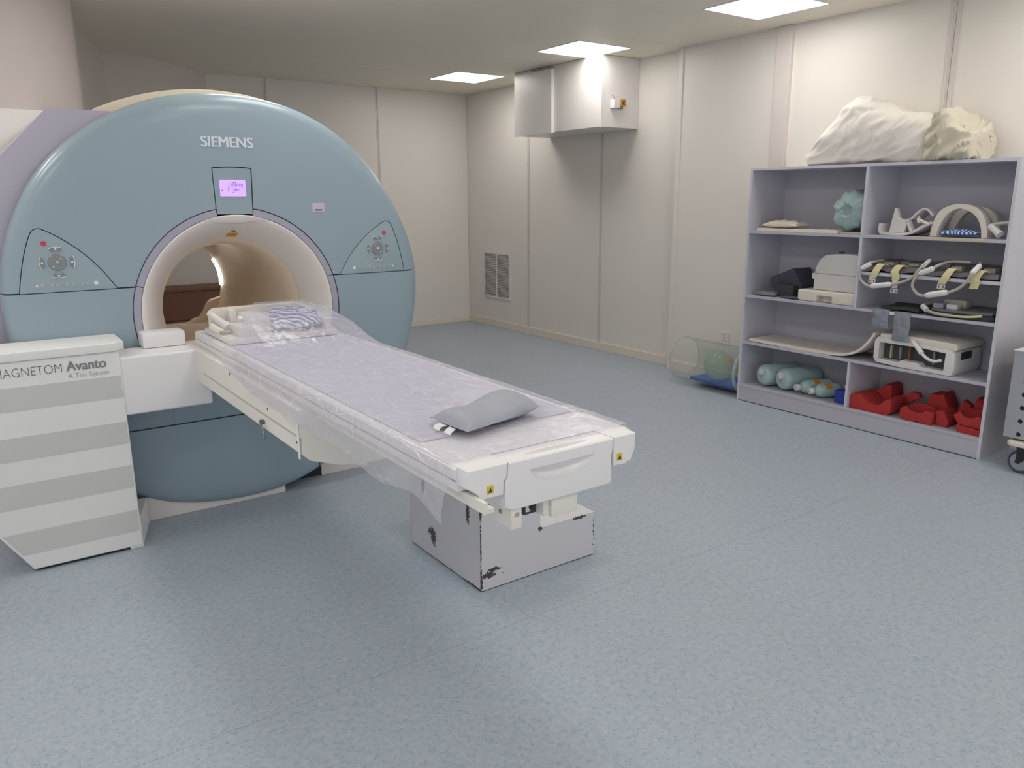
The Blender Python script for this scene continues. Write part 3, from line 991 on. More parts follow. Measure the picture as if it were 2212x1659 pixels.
# the upper bar keeps its full depth
obj('end_panel', ep, TWHITE, tb, angle=30)
for s, xa, xb in ((0, .843, .951), (1, 1.272, 1.346)):
    if s == 0:
        pl = [(xa, .900), (xa, .921), (xb, .921), (xb - .003, .885), (xb - .010, .880), (xb - .012, .846), (xa + .032, .846), (xa + .026, .862), (xa + .012, .872), (xa, .880)]
    else:
        pl = [(xb, .880), (xb - .004, .872), (xb - .016, .846), (xb - .024, .850), (xb - .03, .844), (xa + .002, .846), (xa, .880), (xa - .001, .921), (xb, .921)]
    cpiece = obj('corner_cap', P(pl, 'y', 1.372, 1.46, .004, 3), TWHITE, tb, angle=30)
    xs_ = .902 if s == 0 else 1.292
    obj('warning_sticker', B(xs_ - .0085, xs_ + .0085, 1.3705, 1.3725, .858, .876), YELLOW, cpiece, smooth=False)
    obj('print', P([(xs_ - .0055, .861), (xs_ + .0055, .861), (xs_, .872)], 'y', 1.3695, 1.371), DARK, cpiece, smooth=False)
# underside
obj('under_frame', B(.955, 1.262, 1.44, 2.32, .79, .864, .006), TCREAM, tb, angle=40)
obj('side_rail', P([(.858, .832), (.885, .832), (.885, .842), (.868, .842), (.868, .858), (.858, .858)], 'y', 1.33, 3.2), TCREAM, tb, smooth=False)
obj('side_rail', P([(1.345, .832), (1.318, .832), (1.318, .842), (1.335, .842), (1.335, .858), (1.345, .858)], 'y', 1.45, 3.2), TCREAM, tb, smooth=False)
obj('rail_bracket', B(.962, .992, 1.375, 1.52, .752, .806, .004), TCREAM, tb, angle=40)
for x in (.972,):
    obj('screw', cyl(bmesh.new(), (.978, 1.373, .788), (.978, 1.378, .788), .006, None, 10), PRINT_L, tb)
for y in (1.42, 1.47):
    obj('screw', cyl(bmesh.new(), (.9605, y, .785), (.963, y, .785), .006, None, 10), PRINT_M, tb)
obj('latch_block', B(1.085, 1.165, 1.38, 1.56, .750, .805, .005), TCREAM, tb, angle=40)
obj('latch_block', B(1.066, 1.084, 1.39, 1.56, .755, .805, .003), TCREAM, tb, angle=40)
sk = obj('socket_block', B(1.03, 1.066, 1.42, 1.56, .757, .804, .002), DARK, tb, smooth=False)
obj('socket_hole', cyl(bmesh.new(), (1.05, 1.416, .777), (1.05, 1.422, .777), .008, None, 14), BLACK, sk)
obj('socket_frame', B(1.034, 1.046, 1.417, 1.421, .765, .80), WPLAS, sk, smooth=False)

# ================================================================== HEAD HOLDER, PILLOW, FILM, CUSHION
hh = thing('head_holder', (1.08, 3.42, .921), 'white plastic head holder at the bore end of the patient table', 'head holder')
obj('base', B(.86, 1.33, 3.22, 3.62, .921, .945, .01), WPLAS, hh, angle=40)
obj('end_wall', P([(.88, .94), (.88, 1.015), (.90, 1.03), (1.27, 1.03), (1.30, 1.022), (1.31, .94)], 'y', 3.58, 3.62, .006), IVORY, hh, angle=40)
obj('side_wall', P([(3.40, .94), (3.40, 1.00), (3.42, 1.012), (3.44, 1.0), (3.45, .965), (3.53, .965), (3.545, 1.02), (3.60, 1.025), (3.60, .94)], 'x', .955, .985, .004), WPLAS, hh, smooth=False)
obj('side_wall', P([(3.26, .94), (3.26, .99), (3.60, 1.022), (3.60, .94)], 'x', 1.285, 1.315, .006), WPLAS, hh, angle=40)
obj('front_block', B(.915, 1.005, 3.24, 3.42, .942, .985, .008), WPLAS, hh, angle=40)
obj('arm_block', P([(3.30, .945), (3.30, 1.005), (3.32, 1.018), (3.49, 1.020), (3.49, .945)], 'x', .975, 1.06, .006), WPLAS, hh, angle=40)
bm = cyl(bmesh.new(), (.925, 3.50, .960), (.885, 3.60, 1.008), .018, .015, 14)
cyl(bm, (.930, 3.475, .952), (.925, 3.50, .962), .022, .022, 14)
obj('lever', bm, WPLAS, hh)
bm = tube(bmesh.new(), [(.885, 3.40, .945), (.862, 3.43, .962), (.858, 3.46, .968), (.866, 3.48, .95)], .016, 8)
obj('lever', bm, IVORY, hh)
obj('strap_plate', B(.868, .90, 3.36, 3.44, .945, .958, .003), GPLAS, hh, angle=40)

def cushion(name, c, hx, hy, hz, mat, rz=0, pinch=.0, bend=0, seed=1, sag=.0, label=None, cat=None, parent=None, round_=False, n=28, wr=.004):
    bm = bmesh.new()
    R_ = Matrix.Rotation(rz, 3, 'Z')
    top_, bot = [], []
    for i in range(n + 1):
        ra, rb = [], []
        for j in range(n + 1):
            u, v = -1 + 2 * i / n, -1 + 2 * j / n
            if round_:
                d = math.sqrt(u * u + v * v)
                m_ = max(abs(u), abs(v))
                if d > 0:
                    u, v = u / d * m_, v / d * m_
                e = max(0, 1 - (u * u + v * v)) ** .5
            else:
                e = (max(0, 1 - abs(u) ** 2.6) * max(0, 1 - abs(v) ** 2.2)) ** .55
            pu = 1 - pinch * (1 - v * v) * (abs(u) ** 2)
            pv = 1 - pinch * (1 - u * u) * (abs(v) ** 2)
            x, y = u * hx * pu, v * hy * pv
            z = hz * e
            zz = bend * (u * u) + sag * (1 - u * u)
            q = Vector((u * 3 + seed, v * 3, seed))
            w_ = wr * noise.noise(q * 1.3) * (e > 0)
            p1 = R_ @ Vector((x, y, 0))
            ra.append(bm.verts.new((c[0] + p1.x, c[1] + p1.y, c[2] + z + zz + w_)))
            rb.append(bm.verts.new((c[0] + p1.x, c[1] + p1.y, c[2] - z * .55 + zz)))
        top_.append(ra); bot.append(rb)
    for i in range(n):
        for j in range(n):
            bm.faces.new((top_[i][j], top_[i + 1][j], top_[i + 1][j + 1], top_[i][j + 1]))
            bm.faces.new((bot[i][j], bot[i][j + 1], bot[i + 1][j + 1], bot[i + 1][j]))
    bmesh.ops.remove_doubles(bm, verts=bm.verts[:], dist=1e-4)
    bmesh.ops.recalc_face_normals(bm, faces=bm.faces[:])
    o = obj(name, bm, mat, parent, angle=60)
    if label:
        tag(o, label, cat)
    return o

STRIPE = stripes_mat('striped_pillow_cloth', (88, 92, 150), (226, 226, 240), 17, axis='DIAGONAL', dist=4)
cushion('striped_pillow', (1.170, 3.40, .974), .135, .16, .050, STRIPE, rz=.5, round_=True, label='round striped blue and white pillow under the clear film', cat='pillow', wr=.03)

tag(obj('mattress', B(.862, 1.340, 1.62, 3.19, .9212, .9245, .001), PAD, smooth=False), 'thin lavender grey mattress under the clear film on the patient table', 'mattress')

# clear film over the table
def zhem(y):
    pts = [(1.39, .800), (1.46, .822), (1.54, .835), (1.66, .822), (1.84, .818), (2.02, .835), (2.10, .820), (2.19, .842), (2.34, .820), (2.5, .826), (2.79, .832), (2.94, .852), (3.12, .885), (3.4, .90), (3.7, .91)]
    for (a, za), (b, zb) in zip(pts, pts[1:]):
        if y <= b:
            return za + (zb - za) * max(0, (y - a)) / (b - a)
    return .9
def build_film():
    bm = bmesh.new()
    NU, NV = 120, 300
    rows = []
    for j in range(NV + 1):
        t = j / NV
        row = []
        for i in range(NU + 1):
            s = i / NU
            # head end of the sheet runs obliquely, the foot end is slightly ragged
            yh = 3.10 + .48 * min(1, max(0, (s - .20) / .26)) + .012 * sin(s * 17)
            yf = (1.395 if s < .15 else 1.428) + .004 * sin(s * 9) + .006 * noise.noise(Vector((s * 7, 3, 0)))
            y = yf + (yh - yf) * t
            # height of what lies below
            k = min(1, max(0, (y - 2.86) / .42)); k = k * k * (3 - 2 * k)
            zt = .9285 + .112 * k
            if y > 3.35:
                zt -= .0
            zl = zhem(y)
            La, Lb, Lc = .16, .80, 1.0
            if s < La:
                q = s / La
                x = .800 + .030 * q ** 2 - .020 * (1 - q) * noise.noise(Vector((y * 5, 0, 2))) - .012 * (1 - q)
                z = zl + (min(zt, .93 + .055 * k) - zl) * q ** .9
                x -= .0 * k
                nrm = (-1, 0, 0)
                amp = .0028
            elif s < Lb:
                q = (s - La) / (Lb - La)
                x = .830 + .538 * q
                if k > 0:
                    # rises from both table edges to the head holder
                    rise = min(1, q / .16) * min(1, (1 - q) / .07 + .35)
                    z = .9245 + (.055 + .061 * rise) * k if q > 0 else .93
                    z = .93 + .055 * k + (zt - .93 - .055 * k) * min(1, q / .18)
                    if q > .86:
                        z -= (q - .86) / .14 * .045 * k
                else:
                    z = zt
                nrm = (0, 0, 1)
                amp = .0016
            else:
                q = (s - Lb) / (1 - Lb)
                x = 1.368 + .006 * q * min(1, max(0, (y - 1.6) / .5))
                z = (zt - .045 * k) - (.006 + .012 * min(1, max(0, (y - 1.6) / .6)) + .01 * noise.noise(Vector((y * 3, 5, 1))) + .03 * k) * q * 1.6
                nrm = (1, 0, 0)
                amp = .004
            # creases: ridged noise stretched along the sheet
            v1 = noise.noise(Vector((x * 9 + z * 9, y * 3.2, 1.7)))
            v2 = 1 - abs(noise.noise(Vector((x * 13 + z * 10 + y * 3, y * 6 - x * 5, 6.1)))) * 2.2
            v3 = 1 - abs(noise.noise(Vector((x * 24 - y * 9, y * 17 + z * 14, 2.3)))) * 2.5
            d = amp * (v1 * 1.0 + max(0, v2) ** 4 * 1.5 + max(0, v3) ** 8 * .25)
            if nrm[2]:
                d += .003 * k * (noise.noise(Vector((x * 8, y * 6, 8))) + .4)
                z += max(0, d)
            else:
                x += nrm[0] * abs(d)
            row.append(bm.verts.new((x, y, z)))
        rows.append(row)
    for a, b in zip(rows, rows[1:]):
        for i in range(NU):
            bm.faces.new((a[i], a[i + 1], b[i + 1], b[i]))
    return bm
film = obj('plastic_film', build_film(), film_mat(), angle=180)
tag(film, 'crumpled clear plastic film draped over the patient table', 'plastic sheet')

# grey cushion near the foot end
def grey_cushion():
    bm = bmesh.new()
    A0, B0, C0, D0 = Vector((.948, 1.722)), Vector((1.226, 1.792)), Vector((1.226, 1.612)), Vector((.958, 1.556))   # far left, far right, near right, near left
    n = 32
    tp, bt = [], []
    for i in range(n + 1):
        a, b = [], []
        for j in range(n + 1):
            u, v = i / n, j / n
            p = (D0 * (1 - u) + C0 * u) * (1 - v) + (A0 * (1 - u) + B0 * u) * v
            cu, cv = 2 * u - 1, 2 * v - 1
            # edges curve in a little
            ctr = (A0 + B0 + C0 + D0) / 4
            p = ctr + (p - ctr) * (1 - .05 * (1 - min(abs(cu), abs(cv)) ** 2) * (abs(cv) ** 3))
            e = (max(0, 1 - abs(cu) ** 4) * max(0, 1 - abs(cv) ** 2.4)) ** .6
            lift = .012 * max(0, (u - .45) / .55) ** 1.5
            hz = .036 + .006 * u - .015 * math.exp(-((u - .40) / .2) ** 2)
            z0 = .946 + lift
            w_ = .0025 * noise.noise(Vector((u * 5, v * 4, 0))) * e
            a.append(bm.verts.new((p.x, p.y, z0 + hz * e + w_)))
            b.append(bm.verts.new((p.x, p.y, z0 - (hz * .42 + lift) * e)))
        tp.append(a); bt.append(b)
    for i in range(n):
        for j in range(n):
            bm.faces.new((tp[i][j], tp[i + 1][j], tp[i + 1][j + 1], tp[i][j + 1]))
            bm.faces.new((bt[i][j], bt[i][j + 1], bt[i + 1][j + 1], bt[i + 1][j]))
    bmesh.ops.remove_doubles(bm, verts=bm.verts[:], dist=1e-4)
    bmesh.ops.recalc_face_normals(bm, faces=bm.faces[:])
    return bm
gc = obj('cushion', grey_cushion(), CUSH, angle=60)
tag(gc, 'flat grey cushion with a white tag lying on the film near the foot end', 'cushion')
bm = ribbon(bmesh.new(), [(.955, 1.62, .942), (.943, 1.618, .936), (.935, 1.615, .931)], (.0, .03, .0), .0015)
ribbon(bm, [(.953, 1.66, .942), (.940, 1.665, .939), (.930, 1.66, .932)], (.0, .03, 0), .0015)
obj('label_tag', bm, TAG, gc)

# ================================================================== STEP STOOL
chips = [((1.497, 2.55, .05), (.03, .0, .0)), ]
chips = [((1.53, 2.348, .065), (.045, .02, .022)), ((1.555, 2.348, .082), (.05, .02, .012)), ((1.497, 2.73, .115), (.02, .05, .03)), ((1.497, 2.72, .09), (.02, .03, .045)),
         ((1.497, 2.44, .31), (.02, .02, .07)), ((1.497, 2.80, .31), (.02, .02, .06)), ((1.497, 2.348, .05), (.010, .010, .10)), ((1.497, 2.348, .33), (.012, .012, .06)),
         ((1.497, 2.348, .2), (.006, .006, .16)), ((1.497, 2.925, .1), (.006, .006, .12)), ((1.497, 2.40, .004), (.02, .14, .010)), ((1.497, 2.62, .002), (.01, .2, .005)),
         ((2.073, 2.348, .12), (.006, .006, .09)), ((1.785, 2.348, .195), (.02, .02, .016)), ((1.99, 2.348, .192), (.06, .02, .010))]
STOOL = chipped_mat('chipped_white_paint', (214, 212, 218), chips)
t = thing('step_stool', (1.785, 2.636, 0), 'white two-level wooden step stool with chipped paint beside the patient table', 'step stool')
th = .016
obj('front_panel', P([(1.497, .004), (2.073, .004), (2.073, .198), (1.785, .198), (1.785, .398), (1.497, .398)], 'y', 2.348, 2.348 + th, .001), STOOL, t, smooth=False)
obj('rear_panel', P([(1.497, .004), (2.073, .004), (2.073, .198), (1.785, .198), (1.785, .398), (1.497, .398)], 'y', 2.925 - th, 2.925, .001), STOOL, t, smooth=False)
obj('side_panel', B(1.497, 1.497 + th, 2.348 + th, 2.925 - th, .004, .398), STOOL, t, smooth=False)
obj('side_panel', B(2.073 - th, 2.073, 2.348 + th, 2.925 - th, .004, .198), STOOL, t, smooth=False)
obj('riser', B(1.785 - th, 1.785, 2.348 + th, 2.925 - th, .198, .398), STOOL, t, smooth=False)
obj('upper_tread', B(1.497 + th, 1.785 - th, 2.348 + th, 2.925 - th, .382, .398), STOOL, t, smooth=False)
obj('lower_tread', B(1.785, 2.073 - th, 2.348 + th, 2.925 - th, .182, .198), STOOL, t, smooth=False)
obj('base_strip', B(1.500, 2.070, 2.352, 2.921, 0, .004), BLACK, t, smooth=False)
for x, z in ((1.503, .09), (1.503, .02), (1.60, .055), (2.067, .05), (2.067, .16), (2.067, .11)):
    obj('nail', cyl(bmesh.new(), (x, 2.3474, z), (x, 2.349, z), .0025, None, 8), DARK, t)

# ================================================================== STORAGE SHELF
SX, SY0, SY1, SD = 4.715, 1.975, 3.735, 5.10
sh = thing('storage_shelf', (4.9, 2.855, 0), 'grey laminate open storage shelf with eight compartments against the wall', 'shelf')
T = .018
obj('side_panel', B(SX, SD, SY1 - T, SY1, 0, 1.70, .001), SHELFE, sh, smooth=False)
obj('side_panel', B(SX, SD, SY0, SY0 + T, 0, 1.70, .001), SHELFE, sh, smooth=False)
obj('top_panel', B(SX, SD, SY0 + T, SY1 - T, 1.70 - T, 1.70, .001), SHELFE, sh, smooth=False)
obj('back_panel', B(SD, SD + .008, SY0, SY1, 0, 1.70), SHELFM, sh, smooth=False)
obj('plinth', B(SX + .002, SX + .02, SY0 + T, SY1 - T, 0.004, .108, .001), SHELFM, sh, smooth=False)
YD = 2.845
for z, a, b in ((1.263, SY0 + T, SY1 - T), (.80, SY0 + T, SY1 - T), (.455, SY0 + T, SY1 - T), (.127, SY0 + T, SY1 - T), (1.032, SY0 + T, YD - .009)):
    obj('shelf_board', B(SX, SD, a, b, z - T, z, .001), SHELFM if z != 1.032 else SHELFE, sh, smooth=False)
obj('divider', B(SX, SD, YD - .009, YD + .009, 1.263, 1.70 - T, .001), SHELFE, sh, smooth=False)
obj('divider', B(SX, SD, YD - .009, YD + .009, .80, 1.263 - T, .001), SHELFE, sh, smooth=False)
obj('divider', B(SX, SD, YD - .009, YD + .009, .127, .455 - T, .001), SHELFE, sh, smooth=False)
for a, b in ((2.10, 2.52),):
    obj('edge_scuff', B(SX - .0008, SX, a, b, 1.250, 1.262), mk('worn_edge', (206, 190, 160), .6), sh, smooth=False)
struct_line = obj('floor_seal', B(SX - .001, SX + .002, SY0 + T, SY1 - T, 0, .005), DARK, sh, smooth=False)

# ---- on top
def bundle(name, prof, x0, x1, seed, mat, label, cat, amp=.02, fold=1.0):
    """cloth bundle: prof = (y, z_top, depth share); lies on the shelf top"""
    bm = bmesh.new()
    pp = smooth_path([Vector(p) for p in prof], 14)
    M_ = 84
    rows = []
    xc, hx = (x0 + x1) / 2, (x1 - x0) / 2
    for k, p in enumerate(pp):
        y, zt, dp_ = p
        row = []
        for j in range(M_):
            a = 2 * pi * j / M_
            ca, sa = cos(a), sin(a)
            ex = math.copysign(abs(ca) ** .7, ca)
            ez = math.copysign(abs(sa) ** .75, sa)
            hgt = (zt - 1.70) / 2
            v = Vector((xc + hx * dp_ * ex, y, 1.70 + hgt + hgt * ez))
            q = Vector((v.x * 6 + seed, v.y * 4 + v.z * 9, v.z * 5))
            r1 = 1 - abs(noise.noise(q)) * 2.4
            r2_ = noise.noise(q * 2.3)
            q3 = Vector((v.x * 11, (v.y + v.z * 1.3) * 16 + seed, (v.y - v.z * .8) * 3))
            r3 = 1 - abs(noise.noise(q3)) * 2.6
            d = amp * (fold * max(0, r1) ** 2 + .6 * r2_ + .55 * fold * max(0, r3) ** 3)
            v += Vector((ex, 0, ez)) * d
            v.z = max(v.z, 1.7005)
            row.append(bm.verts.new(v))
        rows.append(row)
    for a_, b_ in zip(rows, rows[1:]):
        for j in range(M_):
            bm.faces.new((a_[j], a_[(j + 1) % M_], b_[(j + 1) % M_], b_[j]))
    bm.faces.new(rows[0]); bm.faces.new(rows[-1][::-1])
    bmesh.ops.recalc_face_normals(bm, faces=bm.faces[:])
    return tag(obj(name, bm, mat, angle=180), label, cat)
bundle('bagged_quilt', [(3.345, 1.73, .35), (3.335, 1.79, .7), (3.27, 1.87, .9), (3.18, 1.98, .95), (3.06, 2.10, .95), (2.97, 2.10, 1), (2.86, 2.055, 1), (2.74, 2.01, 1), (2.64, 1.985, .95), (2.56, 1.96, .85), (2.515, 1.88, .6)],
       4.74, 5.09, 3, WOOL, 'puffy white quilt in a bag heaped on top of the storage shelf', 'quilt', .014)
bundle('crumpled_sheet', [(2.53, 1.76, .4), (2.51, 1.88, .8), (2.47, 1.945, .9), (2.41, 1.95, .95), (2.35, 1.915, .95), (2.30, 1.87, .9), (2.255, 1.84, .75), (2.25, 1.78, .5), (2.255, 1.74, .3)],
       4.725, 5.05, 11, CREAMCL, 'crumpled cream sheet on the shelf top beside the white quilt', 'sheet', .035, 1.2)

# ---- top left compartment
tag(obj('flat_board', B(4.73, 5.02, 3.03, 3.665, 1.2635, 1.284, .003), IVORY, smooth=False), 'long cream flat board lying on the top left shelf', 'board')
tag(obj('thin_board', B(4.75, 5.0, 2.872, 3.02, 1.2635, 1.275, .002), GPLAS, smooth=False), 'thin grey-cream board under the mint roll', 'board')
cushion('cloth_pouch', (4.83, 3.50, 1.304), .085, .155, .032, CREAMCL, rz=0, pinch=.15, label='small cream cloth pouch on the flat board, top left shelf', cat='pouch', seed=5, wr=.012)
def roll():
    bm = bmesh.new()
    c = Vector((4.88, 2.99, 1.418))
    M_, K_ = 72, 24
    rows = []
    for k in range(K_ + 1):
        t_ = k / K_
        x = 4.755 + .27 * t_
        cap = min(1, (min(t_, 1 - t_) / .16)) ** .5
        row = []
        for j in range(M_):
            a = 2 * pi * j / M_
            r = .122 * (.45 + .55 * cap) * (1 + .03 * cos(2 * a + .5))
            q = Vector((cos(a) * 2.2, sin(a) * 2.2, t_ * 2.5))
            r += .016 * noise.noise(q * 1.1 + Vector((4, 0, 0))) - .010 * max(0, 1 - abs(noise.noise(q * 1.1 + Vector((9, 2, 1)))) * 3.2)
            row.append(bm.verts.new((x, c.y + r * cos(a), c.z + (r * 1.12) * sin(a))))
        rows.append(row)
    for a_, b_ in zip(rows, rows[1:]):
        for j in range(M_):
            bm.faces.new((a_[j], a_[(j + 1) % M_], b_[(j + 1) % M_], b_[j]))
    # spiral end of the roll
    prev = rows[0]
    for f_, dx in ((.82, -.014), (.68, -.002), (.5, .014), (.34, .0), (.16, .016)):
        nr = []
        for j, v in enumerate(rows[0]):
            nr.append(bm.verts.new((v.co.x + dx + .006 * noise.noise(v.co * 6), c.y - .004 + (v.co.y - c.y) * f_, c.z + (v.co.z - c.z) * f_)))
        for j in range(M_):
            bm.faces.new((nr[j], nr[(j + 1) % M_], prev[(j + 1) % M_], prev[j]))
        prev = nr
    bm.faces.new(prev); bm.faces.new(rows[-1])
    bmesh.ops.recalc_face_normals(bm, faces=bm.faces[:])
    lo = min(v.co.z for v in bm.verts)
    for v in bm.verts:
        v.co.z += 1.276 - lo
        v.co.y = max(v.co.y, YD + .012)
    return bm
tag(obj('rolled_blanket', roll(), MINT, angle=180), 'rolled mint green blanket in the top left compartment', 'blanket')

# ---- top right compartment
t = thing('head_cradle', (4.85, 2.62, 1.263), 'white plastic head cradle with two raised wings, top right shelf', 'head cradle')
def sheetp(pts_yz, x0, x1, th_):
    """bent plate: profile in (y, z), thickness th_, from x0 to x1"""
    pp = [Vector((p[0], p[1], 0)) for p in pts_yz]
    pp = smooth_path(pp, 5)
    up_, dn = [], []
    for i, p in enumerate(pp):
        t_ = (pp[min(i + 1, len(pp) - 1)] - pp[max(i - 1, 0)]).normalized()
        nn = Vector((-t_.y, t_.x, 0)) * th_ / 2
        up_.append((p + nn)[:2]); dn.append((p - nn)[:2])
    return P(up_ + dn[::-1], 'x', x0, x1, .0015)
obj('tray', sheetp([(2.765, 1.335), (2.768, 1.30), (2.755, 1.276), (2.70, 1.272), (2.62, 1.272), (2.56, 1.285), (2.50, 1.32), (2.452, 1.345)], 4.78, 4.98, .016), WPLAS, t)
obj('wing', P([(2.715, 1.28), (2.705, 1.35), (2.690, 1.428), (2.678, 1.430), (2.660, 1.375), (2.635, 1.36), (2.60, 1.355), (2.62, 1.28)], 'x', 4.80, 4.83, .004), WPLAS, t, smooth=False)
obj('neck_rest', sheetp([(2.665, 1.36), (2.63, 1.352), (2.59, 1.37), (2.55, 1.41), (2.51, 1.425), (2.475, 1.40), (2.462, 1.385)], 4.82, 4.97, .012), WPLAS, t)
obj('side_bar', sheetp([(2.61, 1.36), (2.585, 1.31), (2.57, 1.28)], 4.80, 4.84, .016), WPLAS, t)

t = thing('arch_coil', (4.86, 2.29, 1.263), 'white arch-shaped receiver coil standing on the top right shelf', 'coil')
outer = [(2.453, 1.264), (2.450, 1.31), (2.437, 1.36), (2.412, 1.412), (2.37, 1.44), (2.313, 1.455), (2.25, 1.450), (2.200, 1.43), (2.165, 1.395), (2.145, 1.35), (2.130, 1.30), (2.128, 1.264)]
inner = [(2.160, 1.264), (2.166, 1.31), (2.185, 1.36), (2.22, 1.40), (2.265, 1.422), (2.302, 1.428), (2.345, 1.412), (2.375, 1.38), (2.398, 1.335), (2.410, 1.30), (2.412, 1.264)]
o_ = [(p.x, p.y) for p in smooth_path([Vector((a, b, 0)) for a, b in outer], 4)]
i_ = [(p.x, p.y) for p in smooth_path([Vector((a, b, 0)) for a, b in inner], 4)]
obj('arch', P(o_ + i_, 'x', 4.79, 4.86, .003), IVORY, t)
obj('rear_arch', P([(2.29 + (a - 2.29) * .93, 1.264 + (b - 1.264) * .93) for a, b in o_ + i_], 'x', 4.97, 5.02, .003), IVORY, t)
for yy in (2.43, 2.145):
    obj('foot_bar', B(4.86, 4.97, yy - .012, yy + .012, 1.264, 1.30, .003), WPLAS, t, smooth=False)
obj('left_handle', tube(bmesh.new(), [(4.765, 2.45, 1.335), (4.765, 2.49, 1.352), (4.765, 2.515, 1.362)], .009), IVORY, t)
obj('handle_tip', tube(bmesh.new(), [(4.765, 2.51, 1.345), (4.765, 2.52, 1.362), (4.765, 2.512, 1.378)], .008), IVORY, t)
bm = cyl(bmesh.new(), (4.79, 2.118, 1.335), (4.77, 2.062, 1.296), .017, .019, 14)
obj('clamp', bm, WPLAS, t)
obj('clamp_cap', cyl(bmesh.new(), (4.77, 2.060, 1.295), (4.766, 2.050, 1.288), .022, None, 14), WPLAS, t)
obj('clamp_arm', tube(bmesh.new(), [(4.82, 2.12, 1.34), (4.84, 2.08, 1.35), (4.84, 2.03, 1.352), (4.84, 2.0, 1.345)], .009), IVORY, t)
BLUEP = stripes_mat('blue_patterned_cloth', (40, 84, 168), (196, 214, 232), 14, axis='Y', dist=6)
cushion('blue_pad', (4.835, 2.285, 1.287), .075, .115, .022, BLUEP, pinch=.1, label='blue and white patterned pad under the arch coil', cat='pad', seed=8)

# ---- middle left compartment
t = thing('knee_coil', (4.87, 3.08, .80), 'white barrel-shaped coil on a cream notched base, middle left shelf', 'coil')
obj('base', boolean(B(4.745, 5.05, 2.872, 3.297, .801, .878, .012, 3), [B(4.70, 4.80, 3.03, 3.145, .79, .848)]), IVORY, t, angle=40)
pr = [(3.215, .88), (3.213, .985), (3.205, 1.03), (3.185, 1.075), (3.150, 1.108), (3.11, 1.122), (3.0, 1.130), (2.92, 1.127), (2.885, 1.10), (2.872, 1.05), (2.872, .88)]
obj('barrel', P([(p.x, p.y) for p in smooth_path([Vector((a, b, 0)) for a, b in pr], 3)], 'x', 4.80, 5.03, .006), WPLAS, t)
obj('seam', B(4.7985, 4.8005, 2.89, 3.208, .988, .991), PRINT_M, t, smooth=False)
obj('latch', B(4.795, 4.83, 3.208, 3.228, .952, .99, .003), WPLAS, t, smooth=False)
obj('top_knob', cyl(bmesh.new(), (4.86, 3.06, 1.12), (4.86, 3.06, 1.14), .022, .016, 14), DARK, t)
obj('side_slot', B(4.7985, 4.8005, 2.883, 2.896, .985, 1.08), DARK, t, smooth=False)
tag(obj('dark_foam_wedge', P([(3.60, .865), (3.61, .925), (3.43, 1.003), (3.415, 1.0), (3.345, .89), (3.345, .86), (3.43, .802), (3.46, .802)], 'x', 4.85, 5.05, .004), FOAMD, smooth=False), 'charcoal foam wedge leaning behind the barrel coil, middle left shelf', 'foam wedge')
tag(obj('dark_foam_block', P([(3.36, .802), (3.44, .802), (3.52, .86), (3.50, .90), (3.36, .89)], 'x', 4.78, 4.846, .004), MATD, smooth=False), 'small dark foam block in front of the charcoal wedge', 'foam block')
cushion('sand_bag', (4.80, 3.59, .812), .055, .105, .02, MATG, label='small flat grey bag on the middle left shelf', cat='bag', seed=3, pinch=.1, wr=.01)
cushion('flat_dark_bag', (4.77, 3.36, .808), .035, .085, .012, FOAMD, label='flat dark bag at the edge of the middle left shelf', cat='bag', seed=6, pinch=.1)

